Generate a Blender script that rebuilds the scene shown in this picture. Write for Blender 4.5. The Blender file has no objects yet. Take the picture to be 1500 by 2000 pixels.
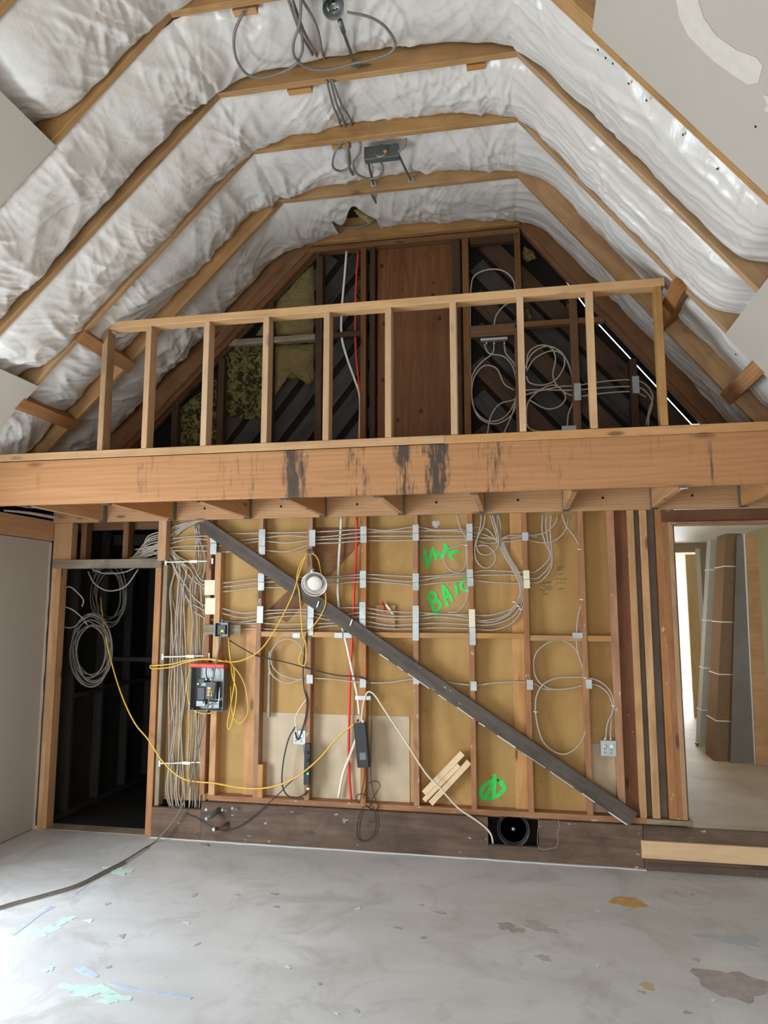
import bpy, bmesh, math, random
import numpy as np
from mathutils import Vector, Matrix

random.seed(7)
S = bpy.context.scene
COL = S.collection
V = Vector

# ------------------------------------------------------------------ camera
CAM = V((0.0, -5.3, 1.755)); YAW, PIT, FOC = -0.18734, 0.12841, 1396.0
FWD = V((math.sin(YAW)*math.cos(PIT), math.cos(YAW)*math.cos(PIT), math.sin(PIT)))
RGT = V((math.cos(YAW), -math.sin(YAW), 0)); UPV = RGT.cross(FWD)
cd = bpy.data.cameras.new('camera'); co = bpy.data.objects.new('camera', cd); COL.objects.link(co)
cd.sensor_fit = 'HORIZONTAL'; cd.sensor_width = 36; cd.lens = FOC*36/1500; cd.clip_start = .05
co.matrix_world = Matrix(((RGT.x, UPV.x, -FWD.x, CAM.x), (RGT.y, UPV.y, -FWD.y, CAM.y), (RGT.z, UPV.z, -FWD.z, CAM.z), (0, 0, 0, 1)))
S.camera = co

# ------------------------------------------------------------------ light
S.view_settings.view_transform = 'Standard'; S.view_settings.look = 'None'
S.view_settings.gamma = 1; S.view_settings.use_curve_mapping = False
S.view_settings.exposure = 0.22
S.cycles.use_denoising = True
S.cycles.max_bounces = 6; S.cycles.diffuse_bounces = 5; S.cycles.glossy_bounces = 2; S.cycles.adaptive_threshold = .035
wd = bpy.data.worlds.new('sky'); S.world = wd; wd.use_nodes = True
wd.node_tree.nodes['Background'].inputs[0].default_value = (0.80, 0.90, 1.0, 1)
wd.node_tree.nodes['Background'].inputs[1].default_value = 2.2

def area(name, loc, direction, sx, sy, power, color):
    l = bpy.data.lights.new(name, 'AREA'); l.shape = 'RECTANGLE'; l.size = sx; l.size_y = sy
    l.energy = power; l.color = color
    o = bpy.data.objects.new(name, l); COL.objects.link(o); o.location = loc
    o.rotation_euler = V(direction).to_track_quat('-Z', 'Z').to_euler()
    return o
# daylight entering by the openings of the house, plus an added side-room lamp
area('patio_door_daylight', (-3.88, -2.65, 1.05), (1, 0.0, 0.0), 1.8, 2.0, 158, (0.80, 0.90, 1.0))
area('front_door_daylight', (-1.0, -8.06, 1.12), (0, 1, 0.0), 3.6, 1.95, 74, (1.0, 0.975, 0.94))
area('side_room_fill', (1.03, 2.6, 1.6), (1, 0, 0), 1.4, 1.4, 7.5, (1.0, 0.95, 0.84))  # lamp added on the windowless partition to light the carton sides and floor
area('far_room_window_daylight', (2.6, 7.9, 1.5), (-.3, -1, -.1), 2.0, 1.8, 150, (0.95, 0.98, 1.0))

# ------------------------------------------------------------------ pixel rays to points on the planes of the room
def ray(px, py):
    return RGT*((px-750)/FOC) - UPV*((py-1000)/FOC) + FWD
def at(px, py, Y=0.0):
    d = ray(px, py); return CAM + d*((Y-CAM.y)/d.y)
def atz(px, py, Z=0.0):
    d = ray(px, py); return CAM + d*((Z-CAM.z)/d.z)
def atpl(px, py, n, c):
    d = ray(px, py); return CAM + d*((c-n.dot(CAM))/n.dot(d))

# ------------------------------------------------------------------ object helpers
def tag(o, label=None, cat=None, group=None, kind=None):
    if label: o['label'] = label
    if cat: o['category'] = cat
    if group: o['group'] = group
    if kind: o['kind'] = kind
    return o
def empty(name, loc=(0, 0, 0), label=None, cat=None, group=None, kind=None):
    o = bpy.data.objects.new(name, None); COL.objects.link(o); o.location = loc; o.empty_display_size = .05
    return tag(o, label, cat, group, kind)
def wmat(o):
    m = Matrix.Translation(o.location) if o.type == 'EMPTY' else o.matrix_basis.copy()
    p = o.parent
    while p is not None:
        m = (Matrix.Translation(p.location) if p.type == 'EMPTY' else p.matrix_basis) @ m; p = p.parent
    return m
def link(name, me, m, parent, M=None):
    o = bpy.data.objects.new(name, me); COL.objects.link(o)
    if m is not None and not me.materials: me.materials.append(m)
    M = M or Matrix.Identity(4)
    if parent is not None:
        o.parent = parent; M = wmat(parent).inverted() @ M
    o.matrix_basis = M
    return o
def mesh(name, verts, faces, m, parent=None, smooth=False):
    vs = [V(v) for v in verts]
    c = sum(vs, V())/len(vs)
    me = bpy.data.meshes.new(name); me.from_pydata([tuple(v-c) for v in vs], [], faces); me.update()
    if smooth: me.polygons.foreach_set('use_smooth', [True]*len(me.polygons))
    return link(name, me, m, parent, Matrix.Translation(c))
def sect(w, t, c):
    y, z = w/2, t/2; c = min(c, y*.4, z*.4)
    return [(-y+c, -z), (y-c, -z), (y, -z+c), (y, z-c), (y-c, z), (-y+c, z), (-y, z-c), (-y, -z+c)]
def board(name, a, b, w, t, m, parent=None, wdir=(0, 1, 0), ch=.0025, bow=0.0):
    """timber from a to b: w across along wdir, t the other way"""
    a = V(a); b = V(b); x = (b-a); L = x.length; x.normalize()
    y = V(wdir); y = (y - x*y.dot(x)).normalized(); z = x.cross(y)
    s = sect(w, t, ch); n = 3 if bow else 1
    xs = [-L/2 + L*i/n for i in range(n+1)]
    vs = [(X, p[0], p[1] + bow*(1-(2*X/L)**2)) for X in xs for p in s]
    fs = [tuple(range(7, -1, -1)), tuple(range(8*n, 8*n+8))]
    for k in range(n):
        fs += [(8*k+i, 8*k+(i+1) % 8, 8*k+8+(i+1) % 8, 8*k+8+i) for i in range(8)]
    me = bpy.data.meshes.new(name); me.from_pydata(vs, [], fs); me.update()
    c = (a+b)/2
    M = Matrix(((x.x, y.x, z.x, c.x), (x.y, y.y, z.y, c.y), (x.z, y.z, z.z, c.z), (0, 0, 0, 1)))
    return link(name, me, m, parent, M)
def box(name, lo, hi, m, parent=None, ch=.002, axis=None):
    lo = V(lo); hi = V(hi); d = hi-lo; c = (lo+hi)/2
    k = axis if axis is not None else max(range(3), key=lambda i: d[i])
    e = V((0, 0, 0)); e[k] = d[k]/2
    wv = {0: (0, 1, 0), 1: (0, 0, 1), 2: (0, 1, 0)}[k]
    w = {0: d.y, 1: d.z, 2: d.y}[k]; t = {0: d.z, 1: d.x, 2: d.x}[k]
    return board(name, c-e, c+e, w, t, m, parent, wv, ch)
def crom(pts, res=6):
    P = [V(p) for p in pts]
    if len(P) < 3: return P
    P = [P[0]*2-P[1]] + P + [P[-1]*2-P[-2]]; out = []
    for i in range(1, len(P)-2):
        p0, p1, p2, p3 = P[i-1:i+3]
        for k in range(res):
            t = k/res
            out.append(.5*((2*p1)+(p2-p0)*t+(2*p0-5*p1+4*p2-p3)*t*t+(3*p1-p0-3*p2+p3)*t**3))
    out.append(P[-2]); return out
def sweep(pts, r, n=6, taper=None):
    vs = []; fs = []; up = None; N = len(pts)
    for i, p in enumerate(pts):
        d = (pts[min(i+1, N-1)]-pts[max(i-1, 0)])
        d = d.normalized() if d.length > 1e-9 else V((0, 0, 1))
        if up is None: up = d.orthogonal().normalized()
        up = (up - d*up.dot(d)); up = up.normalized() if up.length > 1e-6 else d.orthogonal().normalized()
        sd = d.cross(up); rr = r if taper is None else taper[i]
        for k in range(n):
            a = 2*math.pi*k/n; vs.append(p + (up*math.cos(a)+sd*math.sin(a))*rr)
    for i in range(N-1):
        fs += [(i*n+k, i*n+(k+1) % n, (i+1)*n+(k+1) % n, (i+1)*n+k) for k in range(n)]
    fs += [tuple(range(n-1, -1, -1)), tuple(range((N-1)*n, N*n))]
    return vs, fs
def tube(name, pts, r, m, parent=None, n=6, res=6, smooth_path=True):
    p = crom(pts, res) if smooth_path else [V(q) for q in pts]
    vs, fs = sweep(p, r, n)
    return mesh(name, vs, fs, m, parent, True)
def lathe(name, prof, c, axis, m, parent=None, n=28, up=None):
    """prof: (radius, along axis) pairs"""
    ax = V(axis).normalized(); u = ax.orthogonal().normalized() if up is None else V(up); w = ax.cross(u)
    c = V(c); vs = []; fs = []
    for r, h in prof:
        for k in range(n):
            a = 2*math.pi*k/n; vs.append(c+ax*h+(u*math.cos(a)+w*math.sin(a))*r)
    for i in range(len(prof)-1):
        fs += [(i*n+k, i*n+(k+1) % n, (i+1)*n+(k+1) % n, (i+1)*n+k) for k in range(n)]
    fs += [tuple(range(n-1, -1, -1)), tuple(range((len(prof)-1)*n, len(prof)*n))]
    return mesh(name, vs, fs, m, parent, True)
def poly(name, ring, thick, m, parent=None):
    """flat outline with real thickness: ring of points, extruded by the vector thick"""
    ring = [V(p) for p in ring]; n = len(ring); th = V(thick)
    vs = ring + [p+th for p in ring]
    fs = [tuple(range(n)), tuple(range(2*n-1, n-1, -1))] + [(i, n+i, n+(i+1) % n, (i+1) % n) for i in range(n)]
    return mesh(name, vs, fs, m, parent)

# ------------------------------------------------------------------ materials
class NT:
    def __init__(s, name):
        s.m = bpy.data.materials.new(name); s.m.use_nodes = True; s.t = s.m.node_tree
        s.b = s.t.nodes['Principled BSDF']
    def n(s, typ, ins=None, **kw):
        nd = s.t.nodes.new('ShaderNode'+typ)
        for k, v in kw.items(): setattr(nd, k, v)
        for k, v in (ins or {}).items(): s.set(nd.inputs[k], v)
        return nd
    def set(s, sock, v):
        if hasattr(v, 'is_linked'): s.t.links.new(v, sock)
        elif isinstance(v, tuple) and len(v) == 3 and sock.type == 'RGBA': sock.default_value = (*v, 1)
        else: sock.default_value = v
    def math(s, op, a, b=0.0, clamp=False):
        nd = s.n('Math', operation=op, use_clamp=clamp); s.set(nd.inputs[0], a); s.set(nd.inputs[1], b); return nd.outputs[0]
    def mix(s, f, a, b, mode='MIX'):
        nd = s.n('Mix', data_type='RGBA', blend_type=mode)
        s.set(nd.inputs[0], f); s.set(nd.inputs[6], a); s.set(nd.inputs[7], b); return nd.outputs[2]
    def noise(s, vec, scale, detail=3.0, rough=.55, dist=0.0):
        return s.n('TexNoise', {'Vector': vec, 'Scale': scale, 'Detail': detail, 'Roughness': rough, 'Distortion': dist}).outputs['Fac']
    def mrange(s, v, a, b, c=0.0, d=1.0):
        return s.n('MapRange', {'Value': v, 'From Min': a, 'From Max': b, 'To Min': c, 'To Max': d}).outputs[0]
    def vmul(s, v, sc):
        return s.n('VectorMath', {0: v, 1: sc}, operation='MULTIPLY').outputs[0]
    def coords(s, rnd=True):
        c = s.n('TexCoord').outputs['Object']
        if not rnd: return c
        r = s.n('ObjectInfo').outputs['Random']
        k = s.n('CombineXYZ', {0: s.math('MULTIPLY', r, 37.0), 1: s.math('MULTIPLY', r, 11.0), 2: s.math('MULTIPLY', r, 23.0)}).outputs[0]
        return s.n('VectorMath', {0: c, 1: k}, operation='ADD').outputs[0]
    def pos(s): return s.n('NewGeometry').outputs['Position']
    def bump(s, h, st, dist=.01):
        s.set(s.b.inputs['Normal'], s.n('Bump', {'Height': h, 'Strength': st, 'Distance': dist}).outputs[0])
    def out(s, col, rough=.6, spec=.4, metal=0.0):
        s.set(s.b.inputs['Base Color'], col); s.set(s.b.inputs['Roughness'], rough)
        s.set(s.b.inputs['Specular IOR Level'], spec); s.set(s.b.inputs['Metallic'], metal); return s.m

def wood(name, dark, light, rough=.65, knots=1.0, dirt=.25, specks=0.0, vary=.28, grain=1.0):
    t = NT(name); c = t.coords()
    g1 = t.noise(t.vmul(c, (1.3, 26, 26)), 1.0, 5, .6, 1.2)
    g2 = t.noise(t.vmul(c, (.6, 7, 7)), 1.0, 2, .5, 2.0)
    wv = t.n('TexWave', {'Vector': t.vmul(c, (.35, 1, 1)), 'Scale': 14.0, 'Distortion': 7.0, 'Detail': 2.0, 'Detail Scale': .6}, wave_type='BANDS', bands_direction='Y').outputs['Fac']
    f = t.math('ADD', t.math('MULTIPLY', g1, .5*grain), t.math('ADD', t.math('MULTIPLY', g2, .45), t.math('MULTIPLY', wv, .14*grain)))
    col = t.mix(t.mrange(f, .26, .70), dark, light)
    vo = t.n('TexVoronoi', {'Vector': t.vmul(c, (2.2, 7.5, 7.5)), 'Scale': 1.0, 'Randomness': 1.0}, feature='F1').outputs['Distance']
    kn = t.mrange(vo, .07, .13, .75*knots, 0.0)
    col = t.mix(kn, col, tuple(x*.28 for x in dark))
    d = t.mrange(t.noise(c, 3.3, 4, .65, .4), .48, .74, 0.0, dirt)
    col = t.mix(d, col, tuple(x*.35 for x in dark))
    if specks:
        sp = t.mrange(t.noise(t.vmul(c, (.5, 1, 1)), 28.0, 2, .5), .72-.05*specks, .76, 0.0, .75)
        col = t.mix(sp, col, (.62, .58, .52))
    r = t.n('ObjectInfo').outputs['Random']
    hv = t.n('HueSaturation', {'Color': col, 'Value': t.math('ADD', t.math('MULTIPLY', r, vary), 1-vary/2), 'Saturation': t.math('ADD', t.math('MULTIPLY', t.math('FRACT', t.math('MULTIPLY', r, 7.3)), .2), .9)}).outputs[0]
    t.bump(f, .25, .004)
    return t.out(hv, rough, .3)

def plain(name, col, rough=.5, spec=.4, metal=0.0, nz=.0, nscale=20.0, bump=0.0):
    t = NT(name); c = t.coords()
    n = t.noise(c, nscale, 4, .6)
    cc = t.mix(t.mrange(n, .3, .7, 0.0, 1.0), tuple(x*(1-nz) for x in col), tuple(min(1, x*(1+nz)) for x in col)) if nz else col
    if bump: t.bump(n, bump, .004)
    return t.out(cc, rough, spec, metal)

W_STUD = wood('old_fir_stud', (.25, .105, .042), (.46, .225, .10), specks=.6)
W_STUDN = wood('newer_fir_stud', (.40, .20, .078), (.62, .36, .165))
W_BLK = wood('blocking_fir', (.38, .19, .07), (.56, .31, .13), vary=.15)
W_RAFT = wood('rafter_fir', (.28, .15, .06), (.47, .28, .125), vary=.15, dirt=.35)
W_RAIL = wood('pale_fir', (.43, .25, .125), (.62, .40, .22), knots=.6, dirt=.15, vary=.18)
W_PALE = wood('pale_offcut_pine', (.72, .47, .24), (.86, .64, .38), knots=.3, dirt=.05, vary=.15)
W_JOIST = wood('joist_fir', (.40, .20, .085), (.58, .34, .17), vary=.12, dirt=.15)
W_DARK = wood('weathered_dark_board', (.045, .036, .029), (.125, .10, .08), knots=.3, specks=.7, vary=.1)
W_RIM = wood('dark_rim_board', (.075, .045, .031), (.18, .12, .085), knots=.5, specks=.6, vary=.1, dirt=.5)
W_GREY = wood('weathered_grey_board', (.16, .115, .07), (.40, .32, .22), knots=.4, specks=.8, dirt=.5)
W_GABLE = wood('gable_brown_timber', (.11, .048, .019), (.23, .108, .043))
W_GDARK = wood('gable_dark_stud', (.038, .019, .010), (.085, .044, .022))
W_DIAG = wood('grey_diagonal_boarding', (.016, .014, .012), (.07, .062, .054), knots=.3, vary=.6)
W_RED = wood('red_brown_board', (.10, .038, .018), (.19, .08, .04), specks=.2)

def beam_material():
    t = NT('stained_rim_beam'); c = t.coords(False); p = t.pos()
    g1 = t.noise(t.vmul(c, (.9, 22, 22)), 1.0, 5, .6, 1.5)
    wv = t.n('TexWave', {'Vector': t.vmul(c, (.22, 1, 1)), 'Scale': 9.0, 'Distortion': 9.0, 'Detail': 2.0, 'Detail Scale': .5}, wave_type='BANDS', bands_direction='Y').outputs['Fac']
    f = t.math('ADD', t.math('MULTIPLY', g1, .8), t.math('MULTIPLY', wv, .12))
    col = t.mix(t.mrange(f, .2, .75), (.36, .165, .065), (.53, .27, .12))
    vo = t.n('TexVoronoi', {'Vector': t.vmul(c, (1.7, 6, 6)), 'Scale': 1.0}, feature='F1').outputs['Distance']
    col = t.mix(t.mrange(vo, .06, .14, .7, 0), col, (.16, .06, .022))
    # old water stains: dark vertical streaks in the middle of the beam
    x = t.n('SeparateXYZ', {0: p}).outputs[0]
    st = t.noise(t.vmul(p, (11, 1, 3.6)), 1.0, 5, .7, .8)
    fine = t.noise(t.vmul(p, (48, 1, 5)), 1.0, 4, .7, .4)
    z = t.n('SeparateXYZ', {0: p}).outputs[2]
    tot = None
    for cx, wd_, a in ((-1.38, .15, 1.4), (-.48, .14, 1.5), (-.68, .11, 1.1), (-.97, .14, .75), (-1.75, .3, .5), (-2.4, .3, .35), (1.08, .09, .5), (-.17, .22, .6), (.2, .3, .35)):
        q = t.mrange(t.math('ABSOLUTE', t.math('SUBTRACT', x, cx)), 0.0, wd_, a, 0.0)
        tot = q if tot is None else t.math('MAXIMUM', tot, q)
    vv = t.math('ADD', t.math('ADD', t.math('MULTIPLY', st, .5), t.math('MULTIPLY', fine, .5)), t.math('MULTIPLY', tot, .16))
    m = t.math('MULTIPLY', t.mrange(vv, .58, .70), t.math('MULTIPLY', tot, 2.0, True))
    col = t.mix(t.math('MULTIPLY', m, .93, True), col, (.05, .042, .035))
    m2 = t.mrange(t.noise(t.vmul(p, (14, 1, 2)), 1.0, 4, .65), .60, .72, 0, .45)
    col = t.mix(m2, col, (.2, .10, .045))
    t.bump(f, .2, .004)
    return t.out(col, .6, .3)
M_BEAM = beam_material()

def ply_material():
    t = NT('plywood_panel'); c = t.coords(False)
    g = t.noise(t.vmul(c, (1.0, 9, 9)), 1.2, 4, .6, 2.5)
    col = t.mix(t.mrange(g, .25, .75), (.105, .037, .011), (.22, .09, .03))
    vo = t.n('TexVoronoi', {'Vector': t.vmul(c, (5.0, 7.0, 1)), 'Scale': 1.0}, feature='F1').outputs['Distance']
    col = t.mix(t.mrange(vo, .08, .13, .9, 0), col, (.02, .014, .006))
    return t.out(col, .5, .35)
M_PLY = ply_material()

def tan_material():
    t = NT('tan_paper_board'); p = t.pos()
    n = t.noise(t.vmul(p, (2.2, 1, .8)), 1.0, 5, .6, .6)
    col = t.mix(t.mrange(n, .3, .7), (.36, .20, .064), (.56, .355, .135))
    n2 = t.noise(p, 14.0, 4, .7)
    col = t.mix(t.mrange(n2, .60, .74, 0, .35), col, (.20, .11, .036))  # random blotches put some of the bays' light and shade into the colour
    n3 = t.noise(p, 33.0, 2, .6)
    col = t.mix(t.mrange(n3, .70, .75, 0, .4), col, (.66, .55, .38))
    return t.out(col, .75, .25)
M_TAN = tan_material()
M_PATCH = plain('pale_patch_board', (.56, .45, .31), .8, .2, nz=.12, nscale=5)

def drywall_material(name, col, mud=True):
    t = NT(name); p = t.pos()
    n = t.noise(p, 2.0, 4, .6)
    c = t.mix(t.mrange(n, .3, .7), tuple(x*.95 for x in col), col)
    if mud:
        n2 = t.noise(p, 16.0, 2, .5)
        c = t.mix(t.mrange(n2, .755, .775, 0, .5), c, (.18, .16, .14))
    t.bump(t.noise(p, 60.0, 3, .6), .06, .003)
    return t.out(c, .75, .25)
M_DRY = drywall_material('grey_drywall', (.49, .445, .38))
M_MUD = plain('joint_compound', (.64, .59, .51), .7, .3, nz=.05)
M_WHITE = plain('white_paint', (.80, .78, .73), .6, .3, nz=.03)

def poly_material():
    t = NT('white_poly_facing'); p = t.pos()
    a = t.noise(p, 7.0, 2, .5, .7)
    r1 = t.math('ABSOLUTE', t.math('SUBTRACT', a, .5))
    b = t.noise(p, 19.0, 2, .5, .8)
    r2 = t.math('ABSOLUTE', t.math('SUBTRACT', b, .5))
    h = t.math('ADD', r1, t.math('MULTIPLY', r2, .4))
    t.bump(h, .16, .04)
    col = t.mix(t.mrange(t.noise(p, 1.3, 3, .6), .3, .7), (.62, .58, .53), (.68, .65, .605))
    m = t.out(col, .29, .5)
    return m
M_POLY = poly_material()

def floor_material():
    t = NT('painted_concrete_floor'); p = t.pos()
    n = t.noise(t.vmul(p, (.6, 1.2, 1)), 1.5, 6, .62, .8)
    col = t.mix(t.mrange(n, .32, .68), (.53, .53, .52), (.68, .685, .68))
    n2 = t.noise(p, 2.6, 6, .7, 1.0)
    col = t.mix(t.mrange(n2, .50, .72, 0, .75), col, (.42, .40, .375))
    n3 = t.noise(p, 24.0, 3, .65)
    col = t.mix(t.mrange(n3, .72, .77, 0, .7), col, (.20, .19, .175))
    n4 = t.noise(t.vmul(p, (1, 1.6, 1)), 9.0, 3, .6)
    col = t.mix(t.mrange(n4, .70, .74, 0, .55), col, (.66, .65, .62))
    t.bump(n2, .08, .01)
    return t.out(col, t.mrange(n, .3, .7, .34, .52), .45)
M_FLOOR = floor_material()
M_FLOOR2 = plain('dusty_beige_floor', (.50, .40, .30), .6, .3, nz=.18, nscale=2.5)

def steel(name, col, rough=.4):
    t = NT(name); c = t.coords(); return t.out(t.mix(t.mrange(t.noise(c, 12.0, 3), .3, .7), tuple(x*.75 for x in col), col), rough, .5, .55)
M_PLATE = steel('galvanised_plate', (.56, .60, .58), .55)
M_CREAM = plain('cream_plate', (.82, .76, .55), .6, .3, nz=.05)  # cream variant of the nail plate colour
M_GALV = steel('galvanised_box', (.60, .64, .64))
M_DSTEEL = steel('dull_dark_steel', (.20, .22, .21))
def armour(name, col):
    t = NT(name); p = t.pos(); w = t.noise(p, 130.0, 1, .5)
    t.bump(w, .5, .003)
    return t.out(t.mix(t.mrange(w, .35, .65), tuple(x*.72 for x in col), col), .55, .4, .0)
M_CAB = armour('armoured_cable', (.54, .465, .38))
M_CABD = armour('dark_armoured_cable', (.235, .21, .175))
M_CREAMCORD = plain('cream_cord', (.78, .68, .52), .5)
M_YEL = plain('yellow_cord', (.80, .50, .07), .45)
M_RED = plain('red_pipe', (.75, .06, .03), .4)
M_REDTAPE = plain('red_tape', (.62, .07, .05), .5, nz=.3, nscale=9)
M_BLK = plain('black_plastic', (.022, .022, .024), .45, .5)
M_BLKC = plain('black_cord', (.03, .03, .032), .55)
M_WPIPE = plain('white_pipe', (.80, .76, .66), .4)
M_TIE = plain('white_cable_clamp', (.85, .83, .76), .5)
M_GREEN = plain('green_spray_paint', (.06, .74, .12), .6, .3, nz=.12, nscale=18)
M_INK = plain('black_marker_ink', (.17, .11, .05), .8)
M_LED = NT('green_indicator'); M_LED.set(M_LED.b.inputs['Emission Color'], (.05, 1, .35, 1)); M_LED.set(M_LED.b.inputs['Emission Strength'], 2.0); M_LED = M_LED.out((.02, .5, .15))
M_FLATBLK = plain('flat_black', (.016, .013, .011), .9, .1)  # flat black, shared by the added light-blocking pieces and the holes
def insul_material(name, base, moldy):
    t = NT(name); p = t.pos(); n = t.noise(p, 9.0, 6, .7, .7); n2 = t.noise(p, 60.0, 3, .7)
    c = t.mix(t.mrange(n, .3, .75), tuple(x*.6 for x in base), base)
    if moldy:
        n3 = t.noise(p, 17.0, 5, .7, 1.2); c = t.mix(t.mrange(n3, .44, .56, .95, 0), c, (.02, .022, .012))
    t.bump(t.math('ADD', n, n2), .9, .03); return t.out(c, .95, .1)
M_INS = insul_material('yellow_fibreglass', (.33, .25, .105), False)
M_INSM = insul_material('mouldy_fibreglass', (.30, .26, .09), True)
M_CARD = plain('brown_cardboard', (.22, .135, .075), .8, .2, nz=.08)
M_GBOX = plain('grey_white_carton', (.50, .49, .45), .7, .2, nz=.06)
M_SHEET = plain('grey_sheet_face', (.20, .185, .16), .8, .2, nz=.15, nscale=3)
M_GREENWALL = plain('pale_green_paint', (.56, .52, .32), .7, .2)
M_TEAL = plain('teal_paint', (.24, .42, .40), .7, .2)
M_TANWALL = plain('beige_far_wall', (.42, .33, .22), .8, .2)
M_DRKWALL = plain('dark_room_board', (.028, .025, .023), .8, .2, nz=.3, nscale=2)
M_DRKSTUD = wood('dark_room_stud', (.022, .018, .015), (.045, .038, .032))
M_SHINE = NT('aluminium_reflector').out((.86, .84, .80), .28, .5, .9)
M_BULB = plain('frosted_bulb', (.80, .76, .68), .4)
M_REDBIT = plain('red_plastic', (.6, .04, .03), .4)
M_YLAB = plain('yellow_label', (.75, .55, .08), .5)
M_GLUE = plain('plaster_splash', (.74, .73, .69), .8, .2)
M_CLEARP = plain('pale_grey_plastic', (.48, .44, .40), .35)

# ================================================================== the room shell
XL, XR, YF = -3.81, 1.86, -8.0
XKL, XKR, ZC = -1.635, .05, 4.655            # knees of the vault and underside of the collar ties
SL, SR = 1.0, 1.29                            # pitch of the two slopes
NL = V((-1, 0, 1)).normalized(); NR = V((SR, 0, 1)).normalized()
def zl(x): return ZC + SL*(x-XKL)
def zr(x): return ZC - SR*(x-XKR)
def atL(px, py, off=0.0): return atpl(px, py, NL, NL.dot(V((XKL, 0, ZC)))+off)
def atR(px, py, off=0.0): return atpl(px, py, NR, NR.dot(V((XKR, 0, ZC)))+off)

fl = tag(box('floor', (XL-.15, YF-.1, -.12), (XR+.15, 0.06, 0), M_FLOOR), 'grey painted concrete floor with paint marks and stains', 'floor', kind='structure')

def blob(name, cx, cy, rx, ry, m, parent, seed, z=.0012, rot=0.0, rough=.35, n=26):
    """an irregular dried splash on the floor, outlined in floor coordinates"""
    r = random.Random(seed); ph = [r.uniform(0, 6.28) for _ in range(5)]
    ring = []
    for i in range(n):
        a = 2*math.pi*i/n
        k = 1 + rough*(.5*math.sin(2*a+ph[0])+.4*math.sin(3*a+ph[1])+.35*math.sin(5*a+ph[2])+.3*math.sin(8*a+ph[3]))
        x, y = rx*k*math.cos(a), ry*k*math.sin(a)
        ring.append(V((cx+x*math.cos(rot)-y*math.sin(rot), cy+x*math.sin(rot)+y*math.cos(rot), z)))
    return poly(name, ring, (0, 0, -.001), m, parent)
def fblob(name, px, py, rpx, rpy, m, seed, z=.0012, rough=.35, rot=0.0):
    c = atz(px, py); ex = (atz(px+rpx, py)-c).length; ey = (atz(px, py+rpy)-atz(px, py-rpy)).length/2
    return blob(name, c.x, c.y, ex, ey, m, fl, seed, z, rot-.187, rough)
M_OCHRE = plain('ochre_stain', (.58, .38, .15), .6, .3, nz=.15)
M_BRST = plain('brown_grey_stain', (.40, .36, .335), .6, .3, nz=.15)
M_GRYST = plain('grey_stain', (.47, .455, .435), .6, .3, nz=.1)
M_MINT = plain('mint_spray_paint', (.54, .74, .65), .6, .3, nz=.1)
M_BLUE = plain('blue_chalk', (.46, .54, .70), .8, .2, nz=.15)
fblob('ochre_stain', 1226, 1762, 30, 11, M_OCHRE, 3, rough=.25)
fblob('ochre_stain', 1264, 1926, 14, 7, plain('pale_ochre_stain', (.56, .45, .26), .6), 5)
fblob('brown_stain', 1428, 1922, 58, 30, M_BRST, 8, rough=.3)
fblob('brown_stain', 995, 1812, 24, 8, M_BRST, 9, rough=.5)
fblob('brown_stain', 1050, 1810, 34, 9, M_GRYST, 10, rough=.5)
fblob('grey_stain', 1060, 1871, 14, 6, M_GRYST, 12)
fblob('grey_stain', 860, 1783, 12, 4, M_GRYST, 13)
fblob('grey_stain', 1432, 1835, 45, 12, plain('blue_grey_stain', (.46, .50, .53), .5), 14, rough=.6)
for k, (a, b, c, d) in enumerate(((82, 1819, 26, 9), (150, 1930, 26, 9), (185, 1935, 30, 11), (222, 1950, 28, 8), (128, 1797, 16, 6), (232, 1700, 26, 6), (95, 1893, 10, 4))):
    fblob('mint_paint_mark', a, b, c, d, M_MINT, 20+k, z=.0013+.0001*k, rough=.6)
def fline(name, pts, w, m, z=.0016):
    p = [atz(x, y, 0) for x, y in pts]; L = []; R_ = []
    for i, q in enumerate(p):
        d = (p[min(i+1, len(p)-1)]-p[max(0, i-1)]).normalized(); s = V((-d.y, d.x, 0))*w*.5*(1+.5*math.sin(i*2.3))
        L.append(q+s+V((0, 0, z))); R_.append(q-s+V((0, 0, z)))
    return poly(name, L+R_[::-1], (0, 0, -.001), m, fl)
fline('blue_chalk_line', [(20, 1828), (50, 1805), (75, 1788), (104, 1770)], .03, M_BLUE)
fline('blue_chalk_line', [(145, 1748), (165, 1732), (185, 1718), (205, 1708)], .012, M_BLUE)
fline('blue_chalk_line', [(152, 1888), (172, 1899), (190, 1908)], .035, M_BLUE)
fline('blue_chalk_line', [(215, 1919), (250, 1930), (300, 1938), (340, 1943), (374, 1950)], .016, M_BLUE)
rnd = random.Random(4)
for k in range(26):
    fblob('paint_chip', rnd.uniform(150, 1480), rnd.uniform(1720, 1990), rnd.uniform(3, 7), rnd.uniform(1.5, 3.5), [M_GRYST, M_BRST, M_GLUE][k % 3], 60+k, z=.002, rough=.5)
pl = []
N = 44
for i in range(N+1):
    X = -2.8+(0.78+2.8)*i/N; pl.append((X, -.036-.010-.012*rnd.random()))
poly('plaster_line', [V((x, y, .006)) for x, y in pl]+[V((x, -.02, .006)) for x, y in pl[::-1]], (0, 0, -.005), M_GLUE, fl)

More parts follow.
